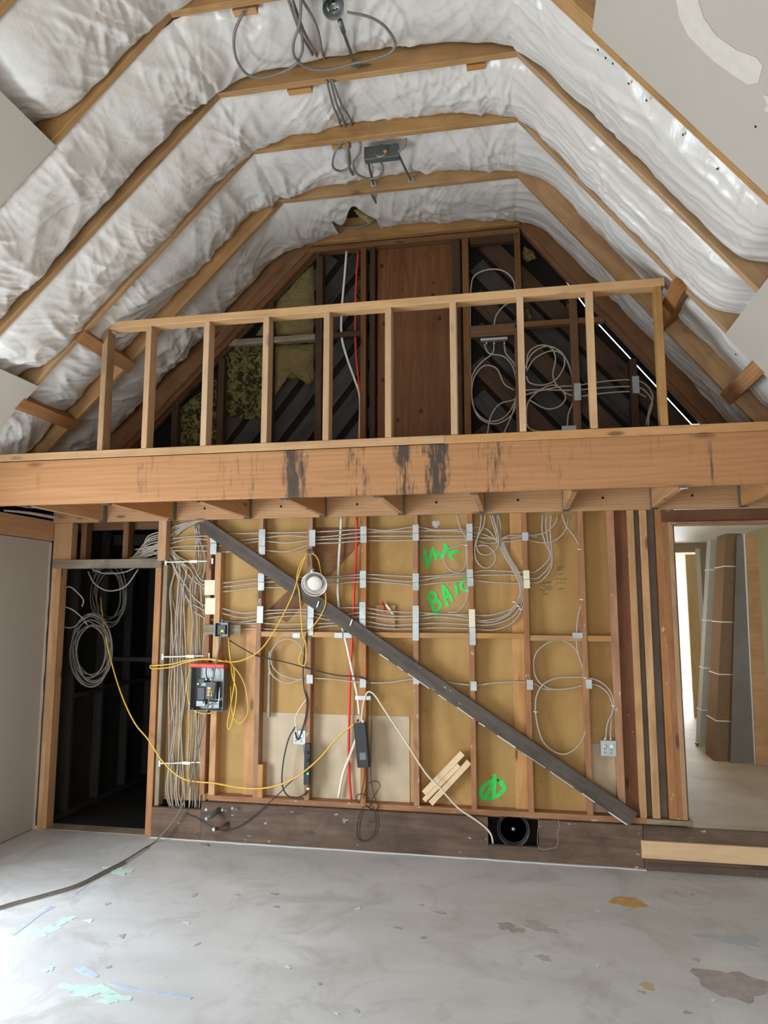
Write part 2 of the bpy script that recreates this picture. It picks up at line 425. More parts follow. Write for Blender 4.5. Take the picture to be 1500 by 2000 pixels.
# left wall of drywall with the patio door opening near the camera
wl = empty('wall_left', (XL, -4, 0), 'grey drywall side wall beside the dark doorway', 'wall', kind='structure')
DY0, DY1, DZ = -3.6, -1.7, 2.1
for nm, y0, y1, z0, z1 in (('drywall_sheet', DY1, -.001, 0.01, 2.27), ('drywall_sheet', YF, DY0, 0.01, 2.27), ('drywall_sheet', DY0, DY1, DZ, 2.27)):
    box(nm, (XL-.14, y0, z0), (XL, y1, z1), M_DRY, wl)
box('top_plate', (XL-.14, YF, 2.275), (XL+.012, -.001, 2.44), W_JOIST, wl)
box('eave_light_block', (XL-.34, YF-.1, 2.2), (XL-.14, .12, 2.9), M_FLATBLK, wl)  # unseen block added to close the light leak above the wall
for (y, z) in ((DY0+.03, 0), (DY1-.03, 0)): box('door_frame', (XL-.1, y-.03, .0), (XL+.01, y+.03, DZ), M_WHITE, wl)
rag = []
for i in range(25):
    z = 2.26*i/24; rag.append(V((XL+.001, -.010+.009*rnd.random(), z)))
poly('torn_paper_edge', rag+[V((XL+.001, -.028, r.z)) for r in rag[::-1]], (.003, 0, 0), M_MUD, wl)

wr = tag(box('wall_right', (XR, YF, 0), (XR+.14, -.02, 2.6), M_DRY), 'grey drywall side wall beyond the bright doorway', 'wall', kind='structure')
wf = empty('wall_front', (0, YF, 0), 'drywall end wall with large windows behind the viewer', 'wall', kind='structure')
for lo, hi in (((XL, YF-.14, 0), (-2.85, YF, 2.6)), ((.85, YF-.14, 0), (XR, YF, 2.6)), ((-2.85, YF-.14, 0), (.85, YF, .10)), ((-2.85, YF-.14, 2.12), (.85, YF, 2.6)), ((-3.6, YF-.14, 2.6), (1.7, YF, 3.05)), ((-3.2, YF-.14, 3.05), (1.3, YF, 3.9)), ((-2.4, YF-.14, 3.9), (.7, YF, 4.85))):
    box('drywall_sheet', lo, hi, M_DRY, wf)

# ------------------------------------------------------------------ vaulted ceiling: rafters, collar ties, poly-faced batts, drywall sheets
ce = empty('ceiling', (-.8, -3, 3.5), 'vaulted ceiling of fir rafters with white plastic-faced insulation between', 'ceiling', kind='structure')
RY = [-.655, -1.24, -1.77, -2.35, -2.95, -3.55]
def rafter_pair(y, wl_=.038, wr_=.038, dep=.184):
    a = V((XL, y, zl(XL))); b = V((XKL+.06, y, zl(XKL+.06)))
    board('rafter', a+NL*dep/2, b+NL*dep/2, wl_, dep, W_RAFT, ce)
    a = V((XR+.02, y, zr(XR+.02))); b = V((XKR-.05, y, zr(XKR-.05)))
    board('rafter', a+NR*dep/2, b+NR*dep/2, wr_, dep, W_RAFT, ce)
    board('collar_tie', (XKL-.06, y-.001, ZC+.072), (XKR+.05, y-.001, ZC+.072), .042, .144, W_RAFT, ce)
for i, y in enumerate(RY): rafter_pair(y, .038, .10 if i == 3 else .038)
# short blocks left over on the flat
for x0, x1, y in ((-1.33, -1.21, -2.31), (-1.24, -1.10, -1.73), (-.22, -.12, -1.73), (-1.12, -1.0, -1.2)):
    box('packing_block', (x0, y, ZC+.004), (x1, y+.04, ZC+.045), W_BLK, ce)
# blocks between the rafters on the slopes
for side, (px0, py0), (px1, py1) in (('L', (52, 793), (152, 832)), ('L', (168, 668), (256, 712)), ('R', (1322, 570), (1300, 612)), ('R', (1462, 733), (1432, 768))):
    f = atL if side == 'L' else atR; nn = NL if side == 'L' else NR
    c = (f(px0, py0)+f(px1, py1))/2
    board('blocking', V((c.x, RY[1]-.02, c.z))+nn*.03, V((c.x, RY[0]+.03, c.z))+nn*.03, .09, .10, wood('block_fir_'+str(px0), (.22, .10, .04), (.40, .20, .085)), ce, wdir=nn.cross(V((0, 1, 0))))
# boarded roof deck over everything
def slabpl(name, ring, th, m): return poly(name, ring, th, m, ce)
up = .20
slabpl('roof_deck', [V((XL-.3, YF-.14, zl(XL-.3)))+NL*up, V((XKL-.05, YF-.14, ZC-.05))+NL*up, V((XKL-.05, .13, ZC-.05))+NL*up, V((XL-.3, .13, zl(XL-.3)))+NL*up], NL*.03, W_GDARK)
slabpl('roof_deck', [V((XR+.3, YF-.14, zr(XR+.3)))+NR*up, V((XR+.3, .13, zr(XR+.3)))+NR*up, V((XKR-.05, .13, zr(XKR-.05)))+NR*up, V((XKR-.05, YF-.14, zr(XKR-.05)))+NR*up], NR*.03, W_GDARK)
slabpl('roof_deck', [V((XKL-.25, YF-.14, ZC+up)), V((XKR+.25, YF-.14, ZC+up)), V((XKR+.25, .13, ZC+up)), V((XKL-.25, .13, ZC+up))], (0, 0, .03), W_GDARK)
# drywall on the slopes, ending on a rafter
def sheet(side, y0, y1, z0, z1, name='drywall_sheet'):
    nn = NL if side == 'L' else NR
    xz = (lambda z: XKL+(z-ZC)/SL) if side == 'L' else (lambda z: XKR-(z-ZC)/SR)
    r = [V((xz(z0), y0, z0)), V((xz(z0), y1, z0)), V((xz(z1), y1, z1)), V((xz(z1), y0, z1))]
    return poly(name, [p-nn*.001 for p in r], -nn*.0127, M_DRY, ce)
sheet('L', YF, -2.345, zl(XL)+.02, 4.045); sheet('L', -2.343, -1.235, zl(XL)+.02, 3.19)
sheet('R', YF, -2.37, zr(XR)+.02, 4.235); sheet('R', -2.368, -1.24, zr(XR)+.02, 3.235)
# ceiling drywall over the part behind the camera
sheet('L', YF, -3.6, 4.05, ZC-.01); sheet('R', YF, -3.6, 4.24, ZC-.01)
poly('drywall_sheet', [V((XKL, YF, ZC)), V((XKR, YF, ZC)), V((XKR, -3.57, ZC)), V((XKL, -3.57, ZC))], (0, 0, -.0127), M_DRY, ce)
# trowelled joint compound on the right slope sheet
mud = [(1320, -5), (1362, -5), (1375, 35), (1400, 70), (1440, 98), (1478, 112), (1490, 128), (1482, 160), (1462, 165), (1430, 145), (1395, 120), (1370, 95), (1345, 70), (1328, 35)]
poly('joint_compound', [atR(x, y, -.0145) for x, y in mud], -NR*.0015, M_MUD, ce)
mud = [(1490, 185), (1515, 190), (1515, 225), (1492, 215), (1500, 205)]
poly('joint_compound', [atR(x, y, -.0145) for x, y in mud], -NR*.0015, M_MUD, ce)

for x, y in ((1168, 97), (1183, 113), (1197, 124), (1228, 163), (1263, 196), (1334, 263), (1401, 330), (1480, 402), (1476, 247), (1437, 692)):
    lathe('drywall_screw', [(.006, 0), (.004, .003)], atR(x, y, -.0135), -NR, M_BLK, ce, 8)
# numpy gradient noise for the creased plastic
_g = np.random.RandomState(3); _perm = _g.permutation(512); _ang = _g.rand(512)*2*np.pi
def pn(x, y):
    xi = np.floor(x).astype(int); yi = np.floor(y).astype(int); xf = x-xi; yf = y-yi
    u = xf**3*(xf*(xf*6-15)+10); v = yf**3*(yf*(yf*6-15)+10)
    def g(i, j, dx, dy):
        h = _ang[_perm[(_perm[i % 512]+j) % 512]]; return np.cos(h)*dx+np.sin(h)*dy
    a = g(xi, yi, xf, yf); b = g(xi+1, yi, xf-1, yf); c = g(xi, yi+1, xf, yf-1); d = g(xi+1, yi+1, xf-1, yf-1)
    return (a+(b-a)*u)*(1-v)+(c+(d-c)*u)*v
def crease(x, y): return np.maximum(0, 1-np.abs(pn(x, y))/.20)
def ridge(x, y): return 1-np.abs(pn(x, y))*2.2
LS = math.hypot(XKL-XL, ZC-zl(XL)); LF = XKR-XKL; LR = math.hypot(XR-XKR, ZC-zr(XR)); LT = LS+LF+LR
def path(s):
    """point and upward normal along the cross-section, corners softened"""
    x = np.where(s < LS, XL+(XKL-XL)*s/LS, np.where(s < LS+LF, XKL+(s-LS), XKR+(XR-XKR)*(s-LS-LF)/LR))
    z = np.where(s < LS, zl(x), np.where(s < LS+LF, ZC, zr(x)))
    w1 = 1/(1+np.exp(-(s-LS)/.09)); w2 = 1/(1+np.exp(-(s-LS-LF)/.09))
    nx = NL.x*(1-w1)+NR.x*w2; nz = NL.z*(1-w1)+1*(w1*(1-w2))+NR.z*w2; q = np.hypot(nx, nz)
    return x, z, nx/q, nz/q, w1, w2
def batt(k, y0, y1, s0=0.0, s1=None, hole=None, lift=0.0, flift=0.0, zlc=None, zrc=None):
    s1 = s1 or LT
    sl_ = (zlc-zl(XL))*math.sqrt(2) if zlc else -9; sr_ = LS+LF+(ZC-zrc)*math.hypot(1, 1/SR) if zrc else 99
    s0 = max(s0, sl_-.06); s1 = min(s1, sr_+.06); ns = int((s1-s0)/.0095); nv = 58
    s = np.linspace(s0, s1, ns)[:, None]; v = np.linspace(0, 1, nv)[None, :]
    s = s+0*v; v = v+0*s
    x, z, nx, nz, w1, w2 = path(s); flat = w1*(1-w2)
    y = y0+(y1-y0)*v; o = 13.7*k
    mid = np.clip(1-((s-LS-LF/2)/(LF/2))**2, 0, 1)
    knee = np.exp(-((s-LS)/.14)**2)+.6*np.exp(-((s-LS-LF)/.12)**2)
    edge = .040+.075*mid - .040*knee + .018*pn(s*4.0+o, v*0+.3) + .009*pn(s*10+o, v*0+2.3)
    edge = edge + .11*np.exp(-(np.maximum(s-sl_, 0)/.11)**2) + .11*np.exp(-(np.maximum(sr_-s, 0)/.11)**2)
    edge = edge + lift*(1-flat)*(1-.5*knee) + flift*flat
    bulge = (.088+.03*pn(s*1.3+o, v*1.2+5.1))*(1-.25*w2-.15*flat)
    prof = np.sin(np.pi*np.clip(v, 0, 1))**.60
    Y = y*1.0
    m1 = np.clip(.55+1.3*pn(s*1.7+o, Y*1.9+3), 0, 1); m2 = np.clip(.45+1.5*pn(s*2.6-o, Y*2.3+7), 0, 1)
    wx = .25*pn(s*1.5+o, Y*1.5); c1 = (s*.80-Y*.60)+wx; d1 = (s*.60+Y*.80)
    c2 = (s*.95+Y*.30)+wx; d2 = (-s*.30+Y*.95)
    cL = (ridge(c1*4.0+o, d1*1.1)-.5)*.018*m1 + (ridge(c2*6.0+o, d2*1.5)-.5)*.010*m2
    cL = cL + crease(c1*7.0+o*2, d1*1.8)*.015*m2 + crease(c2*5.0-o, d2*2.2)*.015*m1 + crease(c1*13+o, d1*3)*.009*m1 + crease(c2*17+o, d2*3.5)*.007*m2 + crease((s*.3+Y*.95)*6+o, s*2.0)*.011*m1*m2
    c3 = Y+.22*pn(s*.9+o, Y*1.6)+.05*s
    m3 = np.clip(.4+1.6*pn(s*1.4-o, Y*5.0), 0, 1)
    cR = (ridge(c3*5.0+o, s*.7)-.5)*.024*m1 + crease(c3*9.0+o*3, s*.9)*.013*m3 + crease(c3*15+s*.7+o, s*1.5)*.008*(1-m3) + crease(c1*7+o, d1*2.0)*.009*m2
    cr = cL*(1-w2)+cR*w2
    rad = .011*np.sin((s*20+4*pn(s*1.6+o, v*.8)))*np.clip(1-np.minimum(v, 1-v)*3.4, 0, 1)**1.4*m2
    h = edge - bulge*prof - (cr+rad)*np.clip(np.minimum(v, 1-v)*9, .25, 1)
    h = np.minimum(h, .185)
    X = x+nx*h; Z = z+nz*h
    vs = np.stack([X, y+.006*pn(s*9+o, v*6), Z], -1).reshape(-1, 3)
    idx = np.arange(ns*nv).reshape(ns, nv)
    q = np.stack([idx[:-1, :-1], idx[:-1, 1:], idx[1:, 1:], idx[1:, :-1]], -1).reshape(-1, 4)
    if hole is not None:
        cx = X[:-1, :-1].reshape(-1); cy = y[:-1, :-1].reshape(-1); keep = ~hole(cx, cy); q = q[keep]
    c = vs.mean(0); vs = vs-c
    me = bpy.data.meshes.new('insulation_batt')
    me.vertices.add(len(vs)); me.vertices.foreach_set('co', vs.astype(np.float32).ravel())
    me.loops.add(len(q)*4); me.loops.foreach_set('vertex_index', q.astype(np.int32).ravel())
    me.polygons.add(len(q)); me.polygons.foreach_set('loop_start', (np.arange(len(q))*4).astype(np.int32))
    me.update(calc_edges=True); me.polygons.foreach_set('use_smooth', [True]*len(q)); me.validate()
    return link('insulation_batt', me, M_POLY, ce, Matrix.Translation(V(c)))
hw = .020
for k in range(len(RY)-1): batt(k+1, RY[k+1]+hw, RY[k]-hw-(.03 if k == 2 else 0), lift=.09 if k == 0 else 0, zlc=None if k == 0 else 3.19 if k < 3 else 4.045, zrc=None if k == 0 else 3.235 if k < 3 else 4.235)
batt(9, RY[0]+hw, -.012, lift=.11, flift=.0, hole=lambda x, y: (x > -1.36) & (x < -1.02) & (y > -.36+.10*np.sin(x*23)))

# ------------------------------------------------------------------ gable wall above the loft
ga = empty('wall_gable', (-.8, .05, 2.8), 'dark unfinished gable wall above the loft with open stud bays', 'wall', kind='structure')
gl = lambda x: zl(x)-.03; gr_ = lambda x: zr(x)-.03
a = V((-3.55, .02, zl(-3.55))); b = V((XKL+.04, .02, zl(XKL+.04)))
board('rafter', a+NL*.06, b+NL*.06, .05, .18, W_GABLE, ga)
board('sloping_plate', a-NL*.052+V((0, .03, 0)), b-NL*.052+V((0, .03, 0)), .09, .042, W_GABLE, ga)
board('sloping_batten', a-NL*.085+V((0, .05, 0)), b-NL*.085+V((0, .05, 0)), .04, .022, W_GDARK, ga)
a = V((1.75, .02, zr(1.75))); b = V((XKR-.02, .02, zr(XKR-.02)))
board('rafter', a+NR*.105, b+NR*.105, .05, .15, W_GABLE, ga)
board('sloping_plate', a+NR*.022+V((0, .03, 0)), b+NR*.022+V((0, .03, 0)), .07, .036, W_GABLE, ga)
board('collar_beam', (-1.72, .0, 4.755), (.06, .0, 4.755), .06, .19, W_RAFT, ga)
board('head_plate', (-1.64, .045, 4.625), (.06, .045, 4.625), .09, .038, W_GABLE, ga)
def gstud(px, wpx, y0, y1, m, dep=.089, Y=.02):
    p0 = at(px, y0, Y); p1 = at(px, y1, Y); w = wpx/FOC*5.35
    x = (p0.x+p1.x)/2
    return board('stud', (x, Y+dep/2, p1.z), (x, Y+dep/2, p0.z), dep, w, m, ga)
gstud(622, 14, 500, 880, W_GDARK); gstud(709, 12, 468, 880, W_GABLE); gstud(727, 11, 466, 880, W_GDARK)
gstud(911, 13, 455, 880, W_GABLE); gstud(893, 16, 455, 880, W_GDARK); gstud(1012, 12, 455, 640, W_GABLE); gstud(1013, 12, 640, 880, W_GABLE)
gstud(1124, 15, 568, 880, W_GABLE); gstud(1240, 14, 700, 880, W_GDARK); gstud(430, 14, 700, 880, W_GDARK); gstud(340, 14, 790, 880, W_GDARK); gstud(527, 12, 590, 880, W_GDARK)
def gblock(x0, x1, y, hpx, m, Y=.03, dep=.06):
    a = at(x0, y, Y); b = at(x1, y, Y); h = hpx/FOC*5.4; z = (a.z+b.z)/2
    return board('blocking', (a.x, Y+dep/2, z), (b.x, Y+dep/2, z), dep, h, m, ga)
gblock(425, 615, 664, 13, W_GREY); gblock(629, 703, 653, 11, W_GDARK); gblock(918, 1006, 645, 24, W_GABLE); gblock(1018, 1180, 628, 11, W_GABLE); gblock(1018, 1006, 628, 11, W_GABLE); gblock(918, 1006, 465, 18, W_GDARK)
# plywood panel between the two studs
a = at(737, 468, .06); b = at(900, 470, .06)
p = board('plywood_panel', ((a.x+b.x)/2, .075, 2.6), ((a.x+b.x)/2, .075, 4.60), b.x-a.x, .018, M_PLY, ga, wdir=(1, 0, 0))
# diagonal boarding on the outside of the gable
for i in range(15):
    c = V((-3.0+.235*i, .115, 2.66)); d = V((.62, 0, .78)).normalized()
    zt = 4.6; L = (zt-2.66)/d.z; e = c+d*L
    # stop under the left slope and at the plywood
    while (e.z > zl(e.x)-.02 or e.x > -1.0) and L > .1: L -= .03; e = c+d*L
    if L > .2: board('sheathing_board', c, e, .018, .135 if i % 3 else .12, W_DIAG, ga, wdir=(0, 1, 0))
for i in range(14):
    c = V((1.5-.235*i, .115, 2.66)); d = V((-.66, 0, .75)).normalized()
    L = 3.0; e = c+d*L
    while (e.z > min(zr(e.x)-.16, 4.6) or e.x < -.30) and L > .1: L -= .03; e = c+d*L
    if L > .2: board('sheathing_board', c, e, .018, .14, W_DIAG if i % 2 else W_GDARK, ga, wdir=(0, 1, 0))
sa, sb = at(1168, 634, .13), at(1350, 830, .13)          # daylight slit under the right roof edge
sd = (sb-sa); m_ = sd.z/sd.x
ring = [V((-3.75, .128, 2.6)), V((sa.x+(2.6-sa.z)/m_, .128, 2.6)), V((sa.x, .128, sa.z)), V((XKR+.12, .128, ZC-.05)), V((XKR-.05, .128, ZC+.2)), V((XKL-.1, .128, ZC+.2)), V((-3.75, .128, zl(-3.75)+.28))]
poly('light_block_sheet', ring, (0, .004, 0), M_FLATBLK, ga)  # sheet added behind the boards to keep outside light from leaking in
off = V((.006, 0, .006))
ring = [V((sa.x, .126, sa.z))+off, V((sb.x, .126, sb.z))+off, V((sb.x+.6, .126, sb.z)), V((XKR+.5, .126, ZC)), V((XKR+.12, .126, ZC-.05))+off]
poly('light_block_sheet', ring, (0, .004, 0), M_FLATBLK, ga)
slx = sb.x+(2.6-sb.z)/m_
poly('light_block_sheet', [V((slx+.01, .126, 2.6)), V((2.2, .126, 2.6)), V((2.2, .126, sb.z-.03)), V((sb.x+.05, .126, sb.z-.03))], (0, .004, 0), M_FLATBLK, ga)
# fibreglass left in the bays
def fluff(name, pts, Y, m, th=.05, seed=1, parent=None):
    ring = [at(x, y, Y) for x, y in pts]; c = sum(ring, V())/len(ring)
    n = len(ring); vs = []; fs = []; r = random.Random(seed); rows = 6
    dense = []
    for i in range(n):
        for j in range(5): dense.append(ring[i].lerp(ring[(i+1) % n], j/5)+V((r.uniform(-.006, .006), 0, r.uniform(-.006, .006))))
    n = len(dense)
    for k in range(rows):
        f = 1-k/rows
        for q in dense:
            e = c.lerp(q, f); e = e+V((0, -th*math.sin(math.acos(min(1, f)))+r.uniform(-.010, .010), 0)); vs.append(e)
    vs.append(c+V((0, -th, 0)))
    for k in range(rows-1): fs += [(k*n+i, k*n+(i+1) % n, (k+1)*n+(i+1) % n, (k+1)*n+i) for i in range(n)]
    fs += [((rows-1)*n+i, (rows-1)*n+(i+1) % n, rows*n) for i in range(n)]
    return mesh(name, vs, fs, m, parent or ga, True)
fluff('fibreglass_piece', [(600, 520), (612, 500), (613, 655), (500, 655), (540, 590)], .10, M_INS, .04, 2)
fluff('fibreglass_piece', [(534, 674), (612, 672), (613, 742), (600, 752), (585, 738), (560, 742), (545, 760), (535, 780)], .10, M_INS, .05, 3)
fluff('fibreglass_piece', [(438, 674), (522, 676), (521, 815), (480, 818), (442, 815)], .10, M_INSM, .04, 4)
fluff('fibreglass_piece', [(350, 800), (385, 770), (422, 740), (424, 868), (350, 868)], .105, M_INSM, .03, 5)
fluff('fibreglass_piece', [(1022, 480), (1042, 492), (1048, 505), (1030, 512), (1020, 505)], .09, M_INS, .04, 6)
fluff('fibreglass_piece', [(1021, 590), (1035, 600), (1040, 625), (1026, 632), (1020, 620)], .09, M_INSM, .03, 7)
fluff('fibreglass_piece', [(1106, 580), (1116, 578), (1116, 606), (1106, 600)], .09, M_INSM, .03, 8)
fluff('fibreglass_piece', [(695, 520), (704, 540), (705, 600), (697, 590)], .09, M_INSM, .02, 9)
# torn fibreglass showing through the plastic by the collar beam
fluff('fibreglass_piece', [(690, 412), (712, 385), (728, 395), (732, 420), (722, 438), (705, 425)], -.12, insul_material('tan_fibreglass', (.62, .46, .2), False), .02, 10, ce)

# ------------------------------------------------------------------ loft platform and its guard framing
ZB, ZT, YB = 2.42, 2.72, -1.06
lo = empty('loft_platform', (-.9, -.55, ZB), 'loft platform of orange fir joists hung behind a stained rim beam', 'loft')
board('rim_beam', (XL+.03, YB+.02, (ZB+ZT)/2), (XR-.02, YB+.02, (ZB+ZT)/2), ZT-ZB, .04, M_BEAM, lo, wdir=(0, 0, 1), ch=.004)
board('ledger', (XL+.03, -.022, ZB+.12), (XR-.02, -.022, ZB+.12), .24, .038, W_JOIST, lo, wdir=(0, 0, 1))
JX = [-3.314, -2.706, -2.071, -1.465, -.86, -.261, .335, .937, 1.516]
for x in JX:
    j = board('joist', (x, YB+.042, ZB+.122), (x, -.042, ZB+.122), .235, .038, W_JOIST, lo, wdir=(0, 0, 1))
    for yy in (-.045, YB+.045):
        s = 1 if yy > -.5 else -1
        vs = [(x-.021, yy, ZB), (x+.021, yy, ZB), (x+.021, yy-s*.05, ZB), (x-.021, yy-s*.05, ZB)]
        bm = []; t_ = .0015
        for sx in (-1, 1):
            xx = x+sx*.0215
            bm.append(((xx-t_, min(yy, yy-s*.05), ZB-.003), (xx+t_, max(yy, yy-s*.05), ZB+.16)))
        bm.append(((x-.022, min(yy, yy-s*.05), ZB-.004), (x+.022, max(yy, yy-s*.05), ZB-.001)))
        V8 = []; F6 = []
        for a, b in bm:
            o = len(V8); V8 += [V((a[0] if i & 1 == 0 else b[0], a[1] if i & 2 == 0 else b[1], a[2] if i & 4 == 0 else b[2])) for i in range(8)]
            F6 += [tuple(o+q for q in f) for f in ((0, 1, 3, 2), (4, 6, 7, 5), (0, 4, 5, 1), (2, 3, 7, 6), (0, 2, 6, 4), (1, 5, 7, 3))]
        mesh('joist_hanger', V8, F6, M_DSTEEL, j)
    for dz in (.09,):
        lathe('bolt_hole', [(.009, 0), (.009, .002)], (x+.26, -.043, ZB+dz), (0, 1, 0), M_FLATBLK, lo, 10)
poly('loft_decking', [V((XL+.1, YB+.04, ZB+.24)), V((XR-.05, YB+.04, ZB+.24)), V((XR-.05, -.003, ZB+.24)), V((XL+.1, -.003, ZB+.24))], (0, 0, .018), W_RAFT, lo)

ra = empty('loft_guard_frame', (-.9, YB+.045, ZT), 'low stud guard wall of pale lumber standing on the loft edge', 'guard rail')
xs_ = at(868, 850, YB).x
board('bottom_plate', (XL+.2, YB+.045, ZT+.030), (xs_-.001, YB+.045, ZT+.030), .09, .05, W_RAIL, ra)
board('bottom_plate', (xs_+.001, YB+.045, ZT+.027), (XR-.1, YB+.045, ZT+.027), .09, .052, W_JOIST, ra)
board('top_plate', (-2.755, YB+.045, 3.642), (.878, YB+.045, 3.642), .089, .05, W_RAIL, ra)
for k, x in enumerate([-2.737, -2.417, -2.0, -1.586, -1.178, -.778, -.37, .04, .45, .84]):
    board('post', (x, YB+.046, ZT+.056), (x, YB+.046, 3.616), .089, .040, W_RAFT if k in (0, 9) else W_RAIL, ra)

# ------------------------------------------------------------------ the framed back wall
wb = empty('wall_back', (-.9, 0, 0), 'open stud wall with tan backing board and many cables', 'wall', kind='structure')
YS = .091
def bp(x0, x1, z0, z1, m, y=YS, name='backing_board', th=.012):
    return box(name, (x0, y, z0), (x1, y+th, z1), m, wb, ch=.001)
xsplit = [-2.80, -1.60, -.36, .66, 1.07]
for a, b in zip(xsplit[:-1], xsplit[1:]): bp(a+.0005, b-.0005, .25, 2.62, M_TAN)
for a, b, zz in ((510, 600, .93), (612, 705, .93), (716, 800, .93)):
    bp(at(a, 1400, YS).x, at(b, 1400, YS).x, .29, zz, M_PATCH, YS-.006, 'pale_patch', .005)
bp(at(1155, 1480, YS).x, at(1210, 1480, YS).x, .30, .78, M_PATCH, YS-.006, 'pale_patch', .005)
studs = {}
def wstud(px, z0=.322, z1=2.5, w=.040, m=None, y0=0.0, dep=.089, dx=0.0, name='stud'):
    x = at(px, 1230, y0).x+dx
    return board(name, (x, y0+dep/2, z0), (x, y0+dep/2, z1), dep, w, m or W_STUD, wb)
for px in (404, 505, 603, 710, 812, 921, 1029, 1141):
    studs[px] = wstud(px)
sx = lambda px: at(px, 1230).x
wstud(422, .322, 2.16, .05, W_STUDN, dx=.0)                     # sister stud by the panel
wstud(493, .322, 1.60, .10, W_BLK, .062, .028, name='trimmer_board'); wstud(1012, .322, 2.5, .085, W_STUDN, .058, .032, name='trimmer_board')
wstud(514, .322, .56, .042, W_STUDN, -.0, .08, name='cripple_stud')
wstud(527, .9, 1.40, .022, W_GREY, .03, .03, name='batten')
# right-hand pack of studs and boards beside the bright doorway
for px, w, m, y0, dep in ((1201, .05, W_STUD, 0, .089), (1222, .10, W_RED, .03, .06), (1241, .045, W_STUDN, 0, .089), (1266, .048, W_STUDN, 0, .089), (1298, .05, W_STUD, 0, .089), (1309, .045, W_STUD, -.004, .093), (1320, .03, W_STUDN, -.006, .12)):
    wstud(px, .322, 2.5, w, m, y0, dep)
bp(at(1228, 1230, YS).x, 1.09, .25, 2.62, plain('grey_backing', (.22, .19, .155), .8, .2, nz=.25, nscale=3), YS-.014, 'grey_board', .012)
# horizontal blocking between the studs
zb_ = at(700, 1241).z
xs9 = [sx(p) for p in (505, 603, 710, 812, 921, 1029, 1141, 1201)]
for i in range(7):
    z = zb_+(.004 if i < 5 else -.008)
    board('blocking', (xs9[i]+.021, .047, z), (xs9[i+1]-.021 if i < 6 else xs9[i+1]-.026, .047, z), .085, .04, W_BLK, wb)
# sill plate, rim boards
board('sill_plate', (-2.36, .045, .301), (.80, .045, .301), .093, .040, W_STUD, wb)
board('sill_plate', (.80, .045, .298), (1.10, .045, .298), .093, .034, W_GREY, wb)
hx0, hx1, hz0, hz1 = at(953, 1620, -.03).x, at(1052, 1620, -.03).x, .098, .281
RB = -.035
def rim(x0, x1, z0, z1, name='rim_board', m=W_RIM): return box(name, (x0, RB, z0), (x1, -.001, z1), m, wb, axis=0)
rim(-2.80, -2.40, .0, .222); rim(-2.398, hx0, .0, .279); rim(hx0, hx1, 0, hz0); rim(hx1, .768, .0, .279); rim(.772, XR, .0, .279)
box('sill_light_block', (-2.78, .0, -.1), (-2.39, .10, .20), M_FLATBLK, wb); box('sill_light_block', (-2.385, .0, -.1), (hx0-.025, .10, .279), M_FLATBLK, wb); box('sill_light_block', (hx1+.025, .0, -.1), (1.06, .10, .279), M_FLATBLK, wb)  # solid blocks added behind the rim to stop light leaking under the sill
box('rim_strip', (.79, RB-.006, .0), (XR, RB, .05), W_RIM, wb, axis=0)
box('hole_lining', (hx0-.02, .10, .03), (hx1+.02, .12, .29), M_FLATBLK, wb)
for x in (hx0-.012, hx1+.002): box('hole_lining', (x, .0, .03), (x+.01, .12, .279), M_FLATBLK, wb)
# diagonal let-in brace
board('diagonal_brace', at(396, 1024, -.012), at(1237, 1600, -.012), .025, .105, W_DARK, wb)
br_ = random.Random(3)
b0_, b1_ = at(396, 1024, -.012), at(1237, 1600, -.012); bd_ = (b1_-b0_); bn_ = V((bd_.z, 0, -bd_.x)).normalized()
if bn_.z > 0: bn_ = -bn_
f_ = .46
while f_ < .98:
    L_ = br_.uniform(.012, .05); c_ = b0_.lerp(b1_, f_)+bn_*(.0525+br_.uniform(-.004, .001))+V((0, -.0135, 0)); e_ = b0_.lerp(b1_, min(1, f_+L_))+bn_*(.0525+br_.uniform(-.004, .001))+V((0, -.0135, 0))
    board('paint_edge', c_, e_, .003, br_.uniform(.003, .009), M_GLUE, wb); f_ += L_+br_.uniform(.004, .03)
# threshold board nailed below the bright doorway
ob = box('nailed_board', (at(1252, 1655, RB).x, RB-.032, at(1300, 1676, RB).z), (XR-.03, RB-.007, at(1300, 1642, RB).z), wood('orange_pine', (.56, .34, .16), (.72, .49, .27), knots=.6, dirt=.1), axis=0)
tag(ob, 'orange pine board nailed low across the sill of the bright doorway', 'board')
# head of the bright doorway
xd = sx(1320)
board('door_header', (xd-.06, .04, 2.372), (XR+.4, .04, 2.372), .10, .085, W_RED, wb)
board('door_header_strip', (xd, .03, 2.318), (XR+.4, .03, 2.318), .12, .022, W_STUD, wb)
# left doorway framing
XJ0, XJ1 = -3.80, at(303, 1300).x
for i, (x, m) in enumerate(((XJ0+.025, W_STUDN), (XJ0+.066, W_JOIST))): board('door_jamb', (x, .045, .0), (x, .045, 2.05), .09, .04, m, wb)
board('door_jamb', (XJ1-.005, .045, 0.0), (XJ1-.005, .045, 2.06), .09, .052, W_STUD, wb)
board('door_jamb', (XJ1+.05, .05, 0.222), (XJ1+.05, .05, 2.07), .08, .036, W_GREY, wb)
board('door_header', (XJ0+.02, .03, 2.082), (at(317, 1100).x, .03, 2.082), .10, .072, W_GREY, wb)
xa = at(95, 1060).x
box('header_post', (XJ0+.005, .0, 2.12), (XJ0+.17, .08, 2.42), W_JOIST, wb, axis=2)
for p_ in (163, 245): board('cripple_stud', (at(p_, 1060, .06).x, .10, 2.1), (at(p_, 1060, .06).x, .10, 2.55), .08, .05, W_GABLE, wb)
board('header_board', (XJ0+.1, .17, 2.42), (-2.75, .17, 2.42), .04, .09, W_GABLE, wb)
xp = at(318, 1060, -.02).x
board('cripple_stud', (xp, -.0, 2.10), (xp, -.0, 2.43), .07, .07, W_JOIST, wb)
